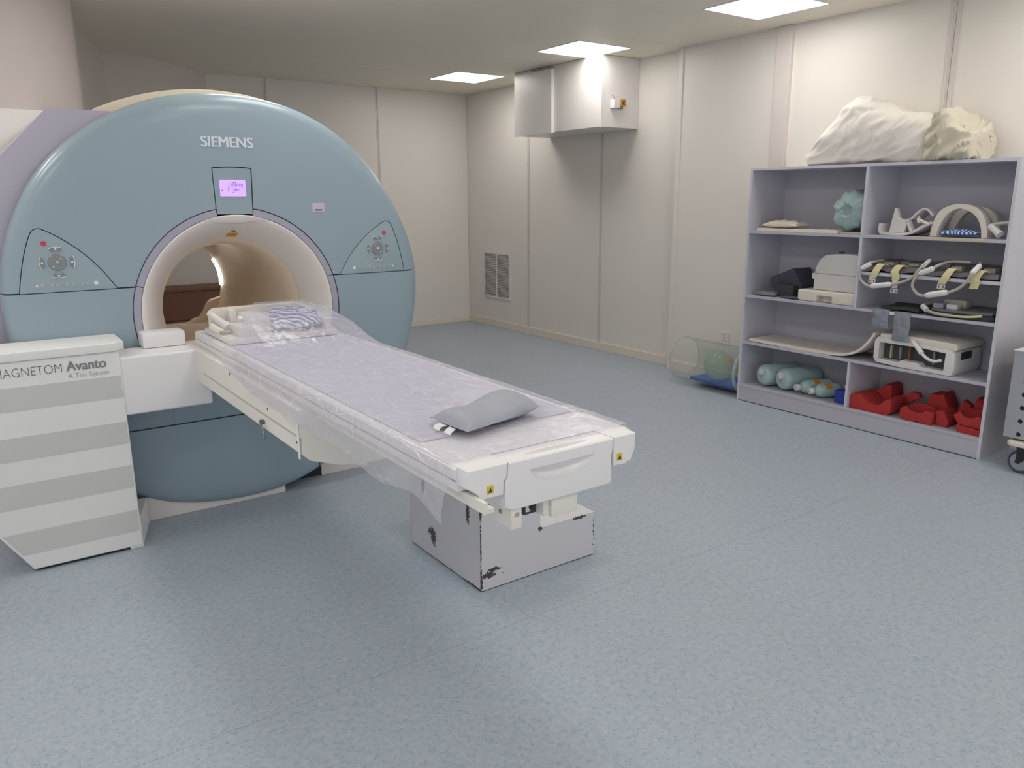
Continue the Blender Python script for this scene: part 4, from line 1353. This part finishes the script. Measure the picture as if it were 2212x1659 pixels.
# ---- middle right, upper board: two surface coils with looping cables
def body_coil(y0, y1, cable, collars, straps, label, seed, mat):
    t_ = thing('surface_coil', (4.86, (y0 + y1) / 2, 1.032), label, 'coil', 'soft surface coils on the upper middle right board')
    bm = bmesh.new()
    n = 14
    rows = []
    for i in range(n + 1):
        row = []
        for j in range(n + 1):
            x = 4.745 + .31 * i / n
            y = y0 + (y1 - y0) * j / n
            z = 1.036 + .018 * (noise.noise(Vector((x * 12, y * 9, seed))) + .5) + .03 * (i / n) ** 1.3
            row.append((x, y, z))
        rows.append(row)
    tp = [[bm.verts.new((x, y, z + .022)) for x, y, z in r] for r in rows]
    bt = [[bm.verts.new((x, y, max(1.0335, z - .004))) for x, y, z in r] for r in rows]
    for i in range(n):
        for j in range(n):
            bm.faces.new((tp[i][j], tp[i + 1][j], tp[i + 1][j + 1], tp[i][j + 1]))
            bm.faces.new((bt[i][j], bt[i][j + 1], bt[i + 1][j + 1], bt[i + 1][j]))
    for i in range(n):
        bm.faces.new((tp[i][0], bt[i][0], bt[i + 1][0], tp[i + 1][0])); bm.faces.new((tp[i][n], tp[i + 1][n], bt[i + 1][n], bt[i][n]))
        bm.faces.new((tp[0][i], tp[0][i + 1], bt[0][i + 1], bt[0][i])); bm.faces.new((tp[n][i], bt[n][i], bt[n][i + 1], tp[n][i + 1]))
    bmesh.ops.recalc_face_normals(bm, faces=bm.faces[:])
    obj('mat', bm, mat, t_, angle=50)
    # electronics boxes
    for k in range(4):
        yy = y0 + (y1 - y0) * (.18 + .22 * k)
        xx = 4.80 + .05 * (k % 2)
        z_ = 1.075 + .006 * (k % 2)
        obj('module', B(xx, xx + .06, yy - .032, yy + .032, z_ - .01, z_ + .022, .008), MATG if k % 2 else GPLAS, t_, angle=40)
    obj('cable', tube(bmesh.new(), cable, .0085, 10, 6), GPLAS, t_)
    for a, b, r in collars:
        bm = bmesh.new()
        pts_ = [Vector(p) for p in (a, b)]
        d = (pts_[1] - pts_[0])
        cyl(bm, pts_[0], pts_[0] + d * .15, r * .72, r, 14)
        cyl(bm, pts_[0] + d * .15, pts_[1] - d * .15, r, r, 14)
        cyl(bm, pts_[1] - d * .15, pts_[1], r, r * .72, 14)
        obj('cable_sleeve', bm, WPLAS, t_)
    for y_, zt, zb, yb, buck in straps:
        s_ = obj('strap', ribbon(bmesh.new(), [(4.76, y_ - .01, 1.075), (4.722, y_, 1.088), (4.704, y_ + .02, 1.05), (4.700, y_ + (yb - y_) * .7, (1.05 + zb) / 2), (4.700, yb, zb)], (0, .046, 0), .004), STRAP, t_)
        if buck:
            bm = bmesh.new()
            zz = zb - buck
            if buck > .03:
                ribbon(bm, [(4.700, yb, zb), (4.700, yb, zb - .02), (4.700, yb, zz + .005)], (0, .034, 0), .003)
            for q in ((yb - .022, yb - .017, zz - .022, zz), (yb + .017, yb + .022, zz - .022, zz), (yb - .022, yb + .022, zz - .026, zz - .021), (yb - .016, yb + .016, zz - .006, zz + .001), (yb - .008, yb + .008, zz - .022, zz - .005)):
                box(bm, 4.697, 4.703, q[0], q[1], q[2], q[3])
            obj('buckle', bm, WPLAS, s_, smooth=False)
    return t_
c1 = [(4.80, 2.735, 1.105), (4.73, 2.765, 1.095), (4.700, 2.79, 1.075), (4.692, 2.812, 1.048), (4.69, 2.819, 1.018), (4.69, 2.802, .98), (4.69, 2.762, .953), (4.69, 2.709, .948), (4.69, 2.644, .959), (4.69, 2.581, .976),
      (4.69, 2.519, .998), (4.69, 2.470, 1.03), (4.695, 2.442, 1.073), (4.74, 2.424, 1.115)]
body_coil(2.47, 2.83, c1, [((4.705, 2.755, 1.088), (4.692, 2.812, 1.052), .015), ((4.69, 2.735, .949), (4.69, 2.60, .972), .0165), ((4.71, 2.44, 1.08), (4.76, 2.415, 1.13), .013)],
          [(2.695, 1.09, 1.000, 2.735, .004), (2.575, 1.075, 1.000, 2.585, .055)], 'grey soft coil whose cable loop hangs from the left end of the board', 1, MATG)
c2 = [(4.80, 2.20, 1.125), (4.78, 2.30, 1.125), (4.72, 2.34, 1.105), (4.675, 2.367, 1.080), (4.67, 2.42, 1.058), (4.668, 2.450, 1.018), (4.668, 2.458, .976), (4.668, 2.435, .941), (4.668, 2.405, .925), (4.668, 2.354, .928), (4.668, 2.292, .942), (4.668, 2.234, .961),
      (4.668, 2.187, .986), (4.668, 2.150, 1.029), (4.672, 2.127, 1.075), (4.73, 2.12, 1.115), (4.80, 2.15, 1.13)]
body_coil(2.02, 2.44, c2, [((4.675, 2.345, 1.088), (4.67, 2.425, 1.052), .0165), ((4.668, 2.372, .927), (4.668, 2.248, .957), .018), ((4.672, 2.132, 1.07), (4.72, 2.112, 1.12), .015)],
          [(2.262, 1.075, .999, 2.305, .004), (2.10, 1.072, .985, 2.125, 0)], 'grey soft coil whose cable loop hangs at the middle of the board', 4, MATG)

# ---- middle right, lower shelf
def mat_thing(name, y0, y1, z0, mat, label, seed, x0=4.735, x1=5.05, h=.012):
    bm = bmesh.new()
    n = 12
    tp, bt = [], []
    for i in range(n + 1):
        a, b = [], []
        for j in range(n + 1):
            x = x0 + (x1 - x0) * i / n; y = y0 + (y1 - y0) * j / n
            z = z0 + .006 + .010 * (noise.noise(Vector((x * 9, y * 7, seed))) + .3)
            a.append(bm.verts.new((x, y, z + h))); b.append(bm.verts.new((x, y, max(z0 + .001, z))))
        tp.append(a); bt.append(b)
    for i in range(n):
        for j in range(n):
            bm.faces.new((tp[i][j], tp[i + 1][j], tp[i + 1][j + 1], tp[i][j + 1])); bm.faces.new((bt[i][j], bt[i][j + 1], bt[i + 1][j + 1], bt[i + 1][j]))
        bm.faces.new((tp[i][0], bt[i][0], bt[i + 1][0], tp[i + 1][0])); bm.faces.new((tp[i][n], tp[i + 1][n], bt[i + 1][n], bt[i][n]))
        bm.faces.new((tp[0][i], tp[0][i + 1], bt[0][i + 1], bt[0][i])); bm.faces.new((tp[n][i], bt[n][i], bt[n][i + 1], tp[n][i + 1]))
    bmesh.ops.recalc_face_normals(bm, faces=bm.faces[:])
    return tag(obj(name, bm, mat, angle=50), label, 'mat')
mat_thing('dark_mat', 2.44, 2.68, .80, MATD, 'crinkled dark mat at the left of the lower middle right shelf', 2, 4.74, 5.0, .02)
t = thing('flat_coil', (4.86, 2.22, .80), 'flat dark coil with a cream cable along its edge, lower middle right shelf', 'coil')
pl = [(4.745, 2.40), (4.73, 2.30), (4.73, 2.10), (4.76, 2.02), (5.03, 2.02), (5.05, 2.40)]
obj('pad', P(pl, 'z', .802, .828, .008), MATD, t, angle=40)
obj('pad', P([(x + .02, 2.2 + (y - 2.2) * .9) for x, y in pl], 'z', .829, .846, .006), MATG, t, angle=40)
obj('cable', tube(bmesh.new(), [(4.85, 2.42, .86), (4.77, 2.428, .857), (4.735, 2.40, .842), (4.722, 2.36, .826), (4.720, 2.30, .818), (4.722, 2.24, .817)], .009, 10), GPLAS, t)
obj('cable', tube(bmesh.new(), [(4.722, 2.24, .816), (4.721, 2.15, .819), (4.724, 2.07, .832)], .007, 8), STRAP, t)
obj('cable_sleeve', cyl(bmesh.new(), (4.752, 2.425, .852), (4.726, 2.385, .834), .016, None, 14), WPLAS, t)
for y, z in ((2.345, .862), (2.265, .858)):
    obj('module', B(4.77, 4.83, y - .03, y + .03, .846, .846 + .03, .005), WPLAS if y < 2.3 else RING, t, angle=40)
obj('module', B(4.85, 4.93, 2.22, 2.35, .846, .895, .01), GPLAS, t, angle=40)

# ---- row three
tag(obj('curved_pad_board', sheetp([(3.668, .470), (3.45, .466), (3.275, .464), (3.10, .464), (2.97, .468), (2.88, .482), (2.80, .520), (2.745, .575), (2.712, .625), (2.700, .65)], 4.73, 5.06, .016), IVORY), 'long pale board curving up at one end, third shelf', 'board')
t = thing('spine_coil', (4.88, 2.42, .455), 'white boxy spine coil with an open dark front and a handle, third shelf', 'coil')
yl, yr = 2.690, 2.185
fr = [(yl, .495), (yl - .02, .468), (2.52, .458), (2.20, .4565), (yr, .50), (yr + .005, .60), (yr + .05, .612), (2.45, .622), (yl - .02, .634), (yl, .605)]
hole = [(2.657, .492), (2.52, .490), (2.505, .506), (2.40, .502), (2.385, .484), (2.245, .479), (2.242, .590), (2.40, .600), (2.657, .600)]
fb = boolean(P(fr, 'x', 4.725, 5.05, .005), [P(hole, 'x', 4.70, 4.90)])
obj('case', fb, WPLAS, t, angle=35)
obj('case_lid', P([(yl - .03, .628), (2.50, .632), (2.44, .612), (2.20, .604), (2.18, .62), (2.19, .650), (2.25, .655), (2.45, .66), (yl - .03, .655)], 'x', 4.73, 5.06, .006), IVORY, t, angle=35)
obj('recess_back', B(4.790, 4.80, 2.235, 2.67, .478, .604), DARK, t, smooth=False)
for i, y in enumerate((2.60, 2.54, 2.48, 2.33)):
    obj('circuit_post', B(4.765, 4.789, y - .005, y + .005, .50, .585, .002), [GPLAS, PRINT_M, BROWN, PRINT_M][i], t, smooth=False)
obj('side_vent', B(4.80, 4.92, yr - .002, yr + .002, .55, .595), BLACK, t, smooth=False)
obj('handle', tube(bmesh.new(), [(4.71, 2.435, .640), (4.69, 2.40, .610), (4.68, 2.36, .575), (4.68, 2.32, .548), (4.68, 2.28, .541), (4.685, 2.245, .552)], .009, 10), WPLAS, t)
obj('handle_grip', cyl(bmesh.new(), (4.705, 2.432, .635), (4.682, 2.362, .577), .012, .0155, 14), WPLAS, t)
def bag(y0, y1, z0, z1, label, seed):
    bm = bmesh.new()
    n, m_ = 14, 18
    fr_, bk = [], []
    for i in range(m_ + 1):
        a, b = [], []
        for j in range(n + 1):
            u, v = j / n, i / m_
            wdt = 1 + .05 * sin(v * 9 + seed)
            y = (y0 + y1) / 2 + (u - .5) * (y1 - y0) * wdt
            z = z1 + (z0 - z1) * v
            e = (1 - abs(2 * u - 1) ** 3) * min(1, v * 5) * min(1, (1 - v) * 6)
            x = 4.712 - .012 * e * (1 + .8 * noise.noise(Vector((y * 30, z * 30, seed))))
            a.append(bm.verts.new((x - .004, y, z))); b.append(bm.verts.new((4.7135, y, z)))
        fr_.append(a); bk.append(b)
    for i in range(m_):
        for j in range(n):
            bm.faces.new((fr_[i][j], fr_[i][j + 1], fr_[i + 1][j + 1], fr_[i + 1][j])); bm.faces.new((bk[i][j], bk[i + 1][j], bk[i + 1][j + 1], bk[i][j + 1]))
        bm.faces.new((fr_[i][0], fr_[i + 1][0], bk[i + 1][0], bk[i][0])); bm.faces.new((fr_[i][n], bk[i][n], bk[i + 1][n], fr_[i + 1][n]))
    bmesh.ops.recalc_face_normals(bm, faces=bm.faces[:])
    return tag(obj('plastic_bag', bm, BAGG, angle=180), label, 'bag', 'grey bags taped to the shelf edge')
bag(2.608, 2.712, .690, .812, 'shorter grey plastic bag hanging from the shelf edge over the curved board', 1)
bag(2.468, 2.573, .625, .808, 'longer grey plastic bag hanging in front of the spine coil', 4)
tag(obj('tape_piece', B(4.7125, 4.7145, 2.575, 2.607, .782, .801), TAG, smooth=False), 'scrap of white tape between the two grey bags', 'tape')

# ---- bottom row: bottles
def bottle(p_cap, p_end, r, body, label, narrow=False):
    a, b = Vector(p_cap), Vector(p_end)
    t_ = thing('bottle', ((a.x + b.x) / 2, (a.y + b.y) / 2, .128), label, 'bottle', 'plastic bottles lying on the bottom shelf')
    d = (b - a).normalized()
    L_ = (b - a).length
    ax_ = d.to_track_quat('Z', 'Y').to_matrix().to_4x4()
    prof = [(0, 0), (r * .38, 0), (r * .38, .018), (r * .7, .03), (r * .93, .05), (r, .075), (r, L_ - .02), (r * .9, L_ - .004), (0, L_)] if narrow else \
           [(0, .004), (r * .55, .0), (r * .8, .006), (r * .96, .022), (r, .04), (r, L_ - .02), (r * .9, L_ - .004), (0, L_)]
    bm = bmesh.new()
    n = 28
    rings = []
    for rr, h in prof:
        if rr == 0:
            rings.append([bm.verts.new((0, 0, h))])
        else:
            rings.append([bm.verts.new((rr * cos(2 * pi * i / n), rr * sin(2 * pi * i / n), h)) for i in range(n)])
    for A_, B_ in zip(rings, rings[1:]):
        for i in range(n):
            j = (i + 1) % n
            if len(A_) == 1:
                bm.faces.new((A_[0], B_[j], B_[i]))
            elif len(B_) == 1:
                bm.faces.new((A_[i], A_[j], B_[0]))
            else:
                bm.faces.new((A_[i], A_[j], B_[j], B_[i]))
    bmesh.ops.recalc_face_normals(bm, faces=bm.faces[:])
    bm.transform(Matrix.Translation(a) @ ax_)
    obj('body', bm, body, t_, angle=40)
    if narrow:
        bm = cyl(bmesh.new(), a - d * .024, a + d * .004, r * .42, r * .48, 20)
        obj('cap', bm, WPLAS, t_)
        obj('cap_top', cyl(bmesh.new(), a - d * .0255, a - d * .0235, r * .26, r * .26, 16), BOTTLE, t_)
        s = d.cross(Vector((0, 0, 1))).normalized()
        lp = a + d * (L_ * .42)
        bm = bmesh.new()
        rows = []
        u_ = Vector((0, 0, 1)); u_ = (u_ - d * u_.dot(d)).normalized()
        for i in range(5):
            a1 = rad(20 + i * 14)
            off = (u_ * sin(a1) - s * -cos(a1)) if False else (u_ * sin(a1) + (Vector((0, -1, 0)) - d * Vector((0, -1, 0)).dot(d)).normalized() * cos(a1))
            off.normalize()
            rows.append([bm.verts.new(lp + off * (r + .0012)), bm.verts.new(lp + off * (r + .0012) + d * .045)])
        for p, q in zip(rows, rows[1:]):
            bm.faces.new((p[0], p[1], q[1], q[0]))
        obj('paper_label', bm, ORANGE, t_)
    else:
        obj('cap', cyl(bmesh.new(), a - d * .008 + Vector((0, .0, r * .35)), a + d * .01 + Vector((0, 0, r * .35)), r * .30, r * .34, 16), WPLAS, t_)
        obj('plug', cyl(bmesh.new(), a - d * .004 + Vector((0, .006, -r * .10)), a + d * .01 + Vector((0, .006, -r * .10)), r * .20, None, 14), RING, t_)
    return t_
bottle((4.765, 3.562, .213), (5.07, 3.482, .211), .0795, BOTTLE, 'frosted bottle lying farthest to the left on the bottom shelf')
bottle((4.765, 3.392, .213), (5.07, 3.31, .211), .0795, BOTTLE, 'large frosted bottle lying second in the bottom shelf row')
bottle((4.775, 3.250, .180), (5.0, 3.150, .180), .051, BOTTLE, 'small-necked bottle with an orange label, resting against the second large bottle', True)
bottle((4.765, 3.130, .179), (4.94, 3.045, .180), .050, BOTTLE, 'small-necked bottle with an orange label, beside the blue block', True)
bottle((4.95, 2.985, .190), (5.08, 2.925, .190), .058, BOTTLED, 'dark green bottle at the back behind the blue block')
tag(obj('blue_block', B(4.78, 4.86, 2.885, 2.968, .128, .215, .003), BLUEB, smooth=False), 'blue block standing next to the divider on the bottom shelf', 'block')

# ---- bottom row: red foam cradles
def foam(name, pts_yz, x0, x1, label, dip=None, group='red foam positioning pads'):
    bm = P(pts_yz, 'x', x0, x1, .004)
    if dip:
        bm = boolean(bm, dip)
    return tag(obj(name, bm, FOAMR, angle=30), label, 'foam pad', group)
foam('foam_cradle', [(2.832, .128), (2.575, .128), (2.550, .150), (2.550, .232), (2.585, .232), (2.62, .19), (2.665, .178), (2.71, .19), (2.76, .232), (2.80, .232), (2.832, .212)], 4.745, 4.93,
     'red foam cradle with a scooped top next to the divider')
foam('foam_block', [(2.80, .128), (2.662, .128), (2.655, .20), (2.665, .28), (2.70, .285), (2.76, .235), (2.80, .22)], 4.94, 5.08, 'dark red foam block behind the scooped cradle')
foam('foam_wedge', [(2.635, .128), (2.47, .235), (2.49, .262), (2.53, .262), (2.60, .225), (2.65, .21)], 4.945, 4.99, 'thin red foam wedge between the cradle and the oval pad')
foam('oval_foam_pad', [(2.492, .150), (2.465, .128), (2.44, .128), (2.40, .128), (2.39, .135), (2.37, .135), (2.36, .128), (2.29, .128), (2.283, .208), (2.34, .215), (2.45, .222), (2.485, .20)], 4.745, 4.90,
     'red foam pad with an oval dish in the middle of the bottom row', [sphere(bmesh.new(), (4.80, 2.385, .235), (.09, .085, .055), 28, 16)])
foam('foam_corner', [(2.28, .128), (2.21, .128), (2.205, .17), (2.24, .225), (2.28, .222)], 4.78, 4.92, 'small red foam corner at the end of the oval pad')
foam('foam_peak', [(2.41, .128), (2.285, .128), (2.285, .22), (2.325, .30), (2.34, .285), (2.40, .28), (2.41, .25)], 4.925, 5.06, 'dark red peaked foam block behind the oval pad')
foam('foam_fin', [(2.27, .128), (2.21, .275), (2.165, .25), (2.16, .20), (2.19, .128)], 4.955, 5.0, 'dark red foam fin leaning between the oval pad and the stacked pads')
foam('lower_foam_pad', [(2.135, .128), (2.0, .128), (1.998, .165), (2.02, .163), (2.05, .172), (2.09, .168), (2.14, .175)], 4.745, 4.92, 'lower red foam pad of the stack at the end panel')
foam('upper_foam_pad', [(2.135, .180), (2.09, .172), (2.05, .176), (2.0, .168), (1.998, .235), (2.03, .25), (2.13, .255), (2.165, .225)], 4.745, 4.92, 'upper red foam pad of the stack at the end panel, dished on top',
     [sphere(bmesh.new(), (4.80, 2.075, .262), (.09, .065, .045), 28, 16)])
foam('foam_crest', [(2.13, .128), (2.01, .128), (2.02, .28), (2.06, .315), (2.09, .305), (2.12, .31), (2.13, .28)], 4.925, 5.05, 'dark red crested foam block behind the stacked pads')

# ================================================================== ACRYLIC CYLINDER WITH PHANTOM
cyx, cyz, cyr = 4.905, .182, .180
t = thing('acrylic_cylinder', (cyx, 4.12, 0), 'large clear acrylic cylinder lying on the floor beside the storage shelf', 'cylinder')
obj('wall', lathe(bmesh.new(), [(cyr, 3.80), (cyr, 4.45), (cyr - .005, 4.45), (cyr - .005, 3.80)], (cyx, cyz), 'y', 72, close=True), ACRYL, t)
obj('rim', lathe(bmesh.new(), [(cyr + .001, 3.785), (cyr + .001, 3.80), (cyr - .02, 3.80), (cyr - .02, 3.785)], (cyx, cyz), 'y', 72, close=True), ACRYLE, t)
obj('rim', lathe(bmesh.new(), [(cyr + .0005, 4.45), (cyr + .0005, 4.455), (cyr - .0055, 4.455), (cyr - .0055, 4.45)], (cyx, cyz), 'y', 72, close=True), ACRYLE, t)
tag(obj('blue_tray', P([(cyx - .13, .052), (cyx - .135, .075), (cyx + .135, .075), (cyx + .13, .052), (cyx, .047)], 'y', 3.82, 4.26, .003), BLUEM, smooth=False), 'blue tray inside the clear cylinder', 'tray')
t = thing('sphere_phantom', (4.84, 4.03, .076), 'green liquid-filled glass sphere on the blue tray inside the cylinder', 'sphere')
obj('globe', sphere(bmesh.new(), (4.845, 4.03, .196), .119, 48, 32), LIQUID, t)
bm = bmesh.new()
rows = []
for i in range(6):
    for_ = []
    for j in range(6):
        a, b = rad(-112 + i * 6), rad(24 + j * 5)
        for_.append(bm.verts.new((4.845 + .1205 * cos(b) * cos(a), 4.03 + .1205 * cos(b) * sin(a), .196 + .1205 * sin(b))))
    rows.append(for_)
for a_, b_ in zip(rows, rows[1:]):
    for j in range(5):
        bm.faces.new((a_[j], a_[j + 1], b_[j + 1], b_[j]))
obj('paper_label', bm, ORANGE, t)

# ================================================================== TROLLEY AT THE RIGHT EDGE
t = thing('trolley', (4.85, 1.5, 0), 'grey perforated metal trolley on a cream base with a black caster', 'trolley')
pan = B(4.66, 4.672, 1.15, 1.848, .19, .675, .003)
holes = [cyl(bmesh.new(), (4.64, 1.772, .215 + k * .075), (4.69, 1.772, .215 + k * .075), .013, None, 16) for k in range(7)]
obj('side_panel', boolean(pan, holes), CARTM, t, smooth=False)
obj('inner_box', B(4.68, 5.05, 1.16, 1.835, .20, .66), DARK, t, smooth=False)
obj('top_edge', B(4.655, 5.06, 1.15, 1.85, .675, .683, .002), WPLAS, t, smooth=False)
obj('panel_seam', B(4.6585, 4.6605, 1.715, 1.718, .2, .67), DARK, t, smooth=False)
obj('base_board', P([(4.62, 1.10), (4.62, 1.79), (4.64, 1.812), (5.06, 1.812), (5.06, 1.10)], 'z', .155, .178, .004), IVORY, t, smooth=False)
cw = obj('caster', lathe(bmesh.new(), [(.030, 4.655), (.062, 4.655), (.065, 4.662), (.065, 4.678), (.062, 4.685), (.030, 4.685)], (1.742, .065), 'x', 40, close=True), TYRE, t)
obj('hub', lathe(bmesh.new(), [(.001, 4.652), (.048, 4.652), (.052, 4.660), (.052, 4.68), (.001, 4.686)], (1.742, .065), 'x', 32), HUBM, cw)
obj('fork', P([(1.765, .155), (1.69, .155), (1.70, .10), (1.745, .055), (1.765, .058), (1.76, .09)], 'x', 4.645, 4.651, .002), BLACK, cw, smooth=False)
obj('bracket', B(4.64, 4.70, 1.66, 1.76, .135, .156), BLACK, t, smooth=False)
for (x, y) in ((5.0, 1.742), (4.67, 1.2), (5.0, 1.2)):
    c_ = obj('caster', lathe(bmesh.new(), [(.030, x - .015), (.065, x - .013), (.065, x + .013), (.030, x + .015)], (y, .065), 'x', 24, close=True), TYRE, t)
    obj('fork', B(x - .02, x + .02, y - .02, y + .02, .06, .156), BLACK, c_, smooth=False)
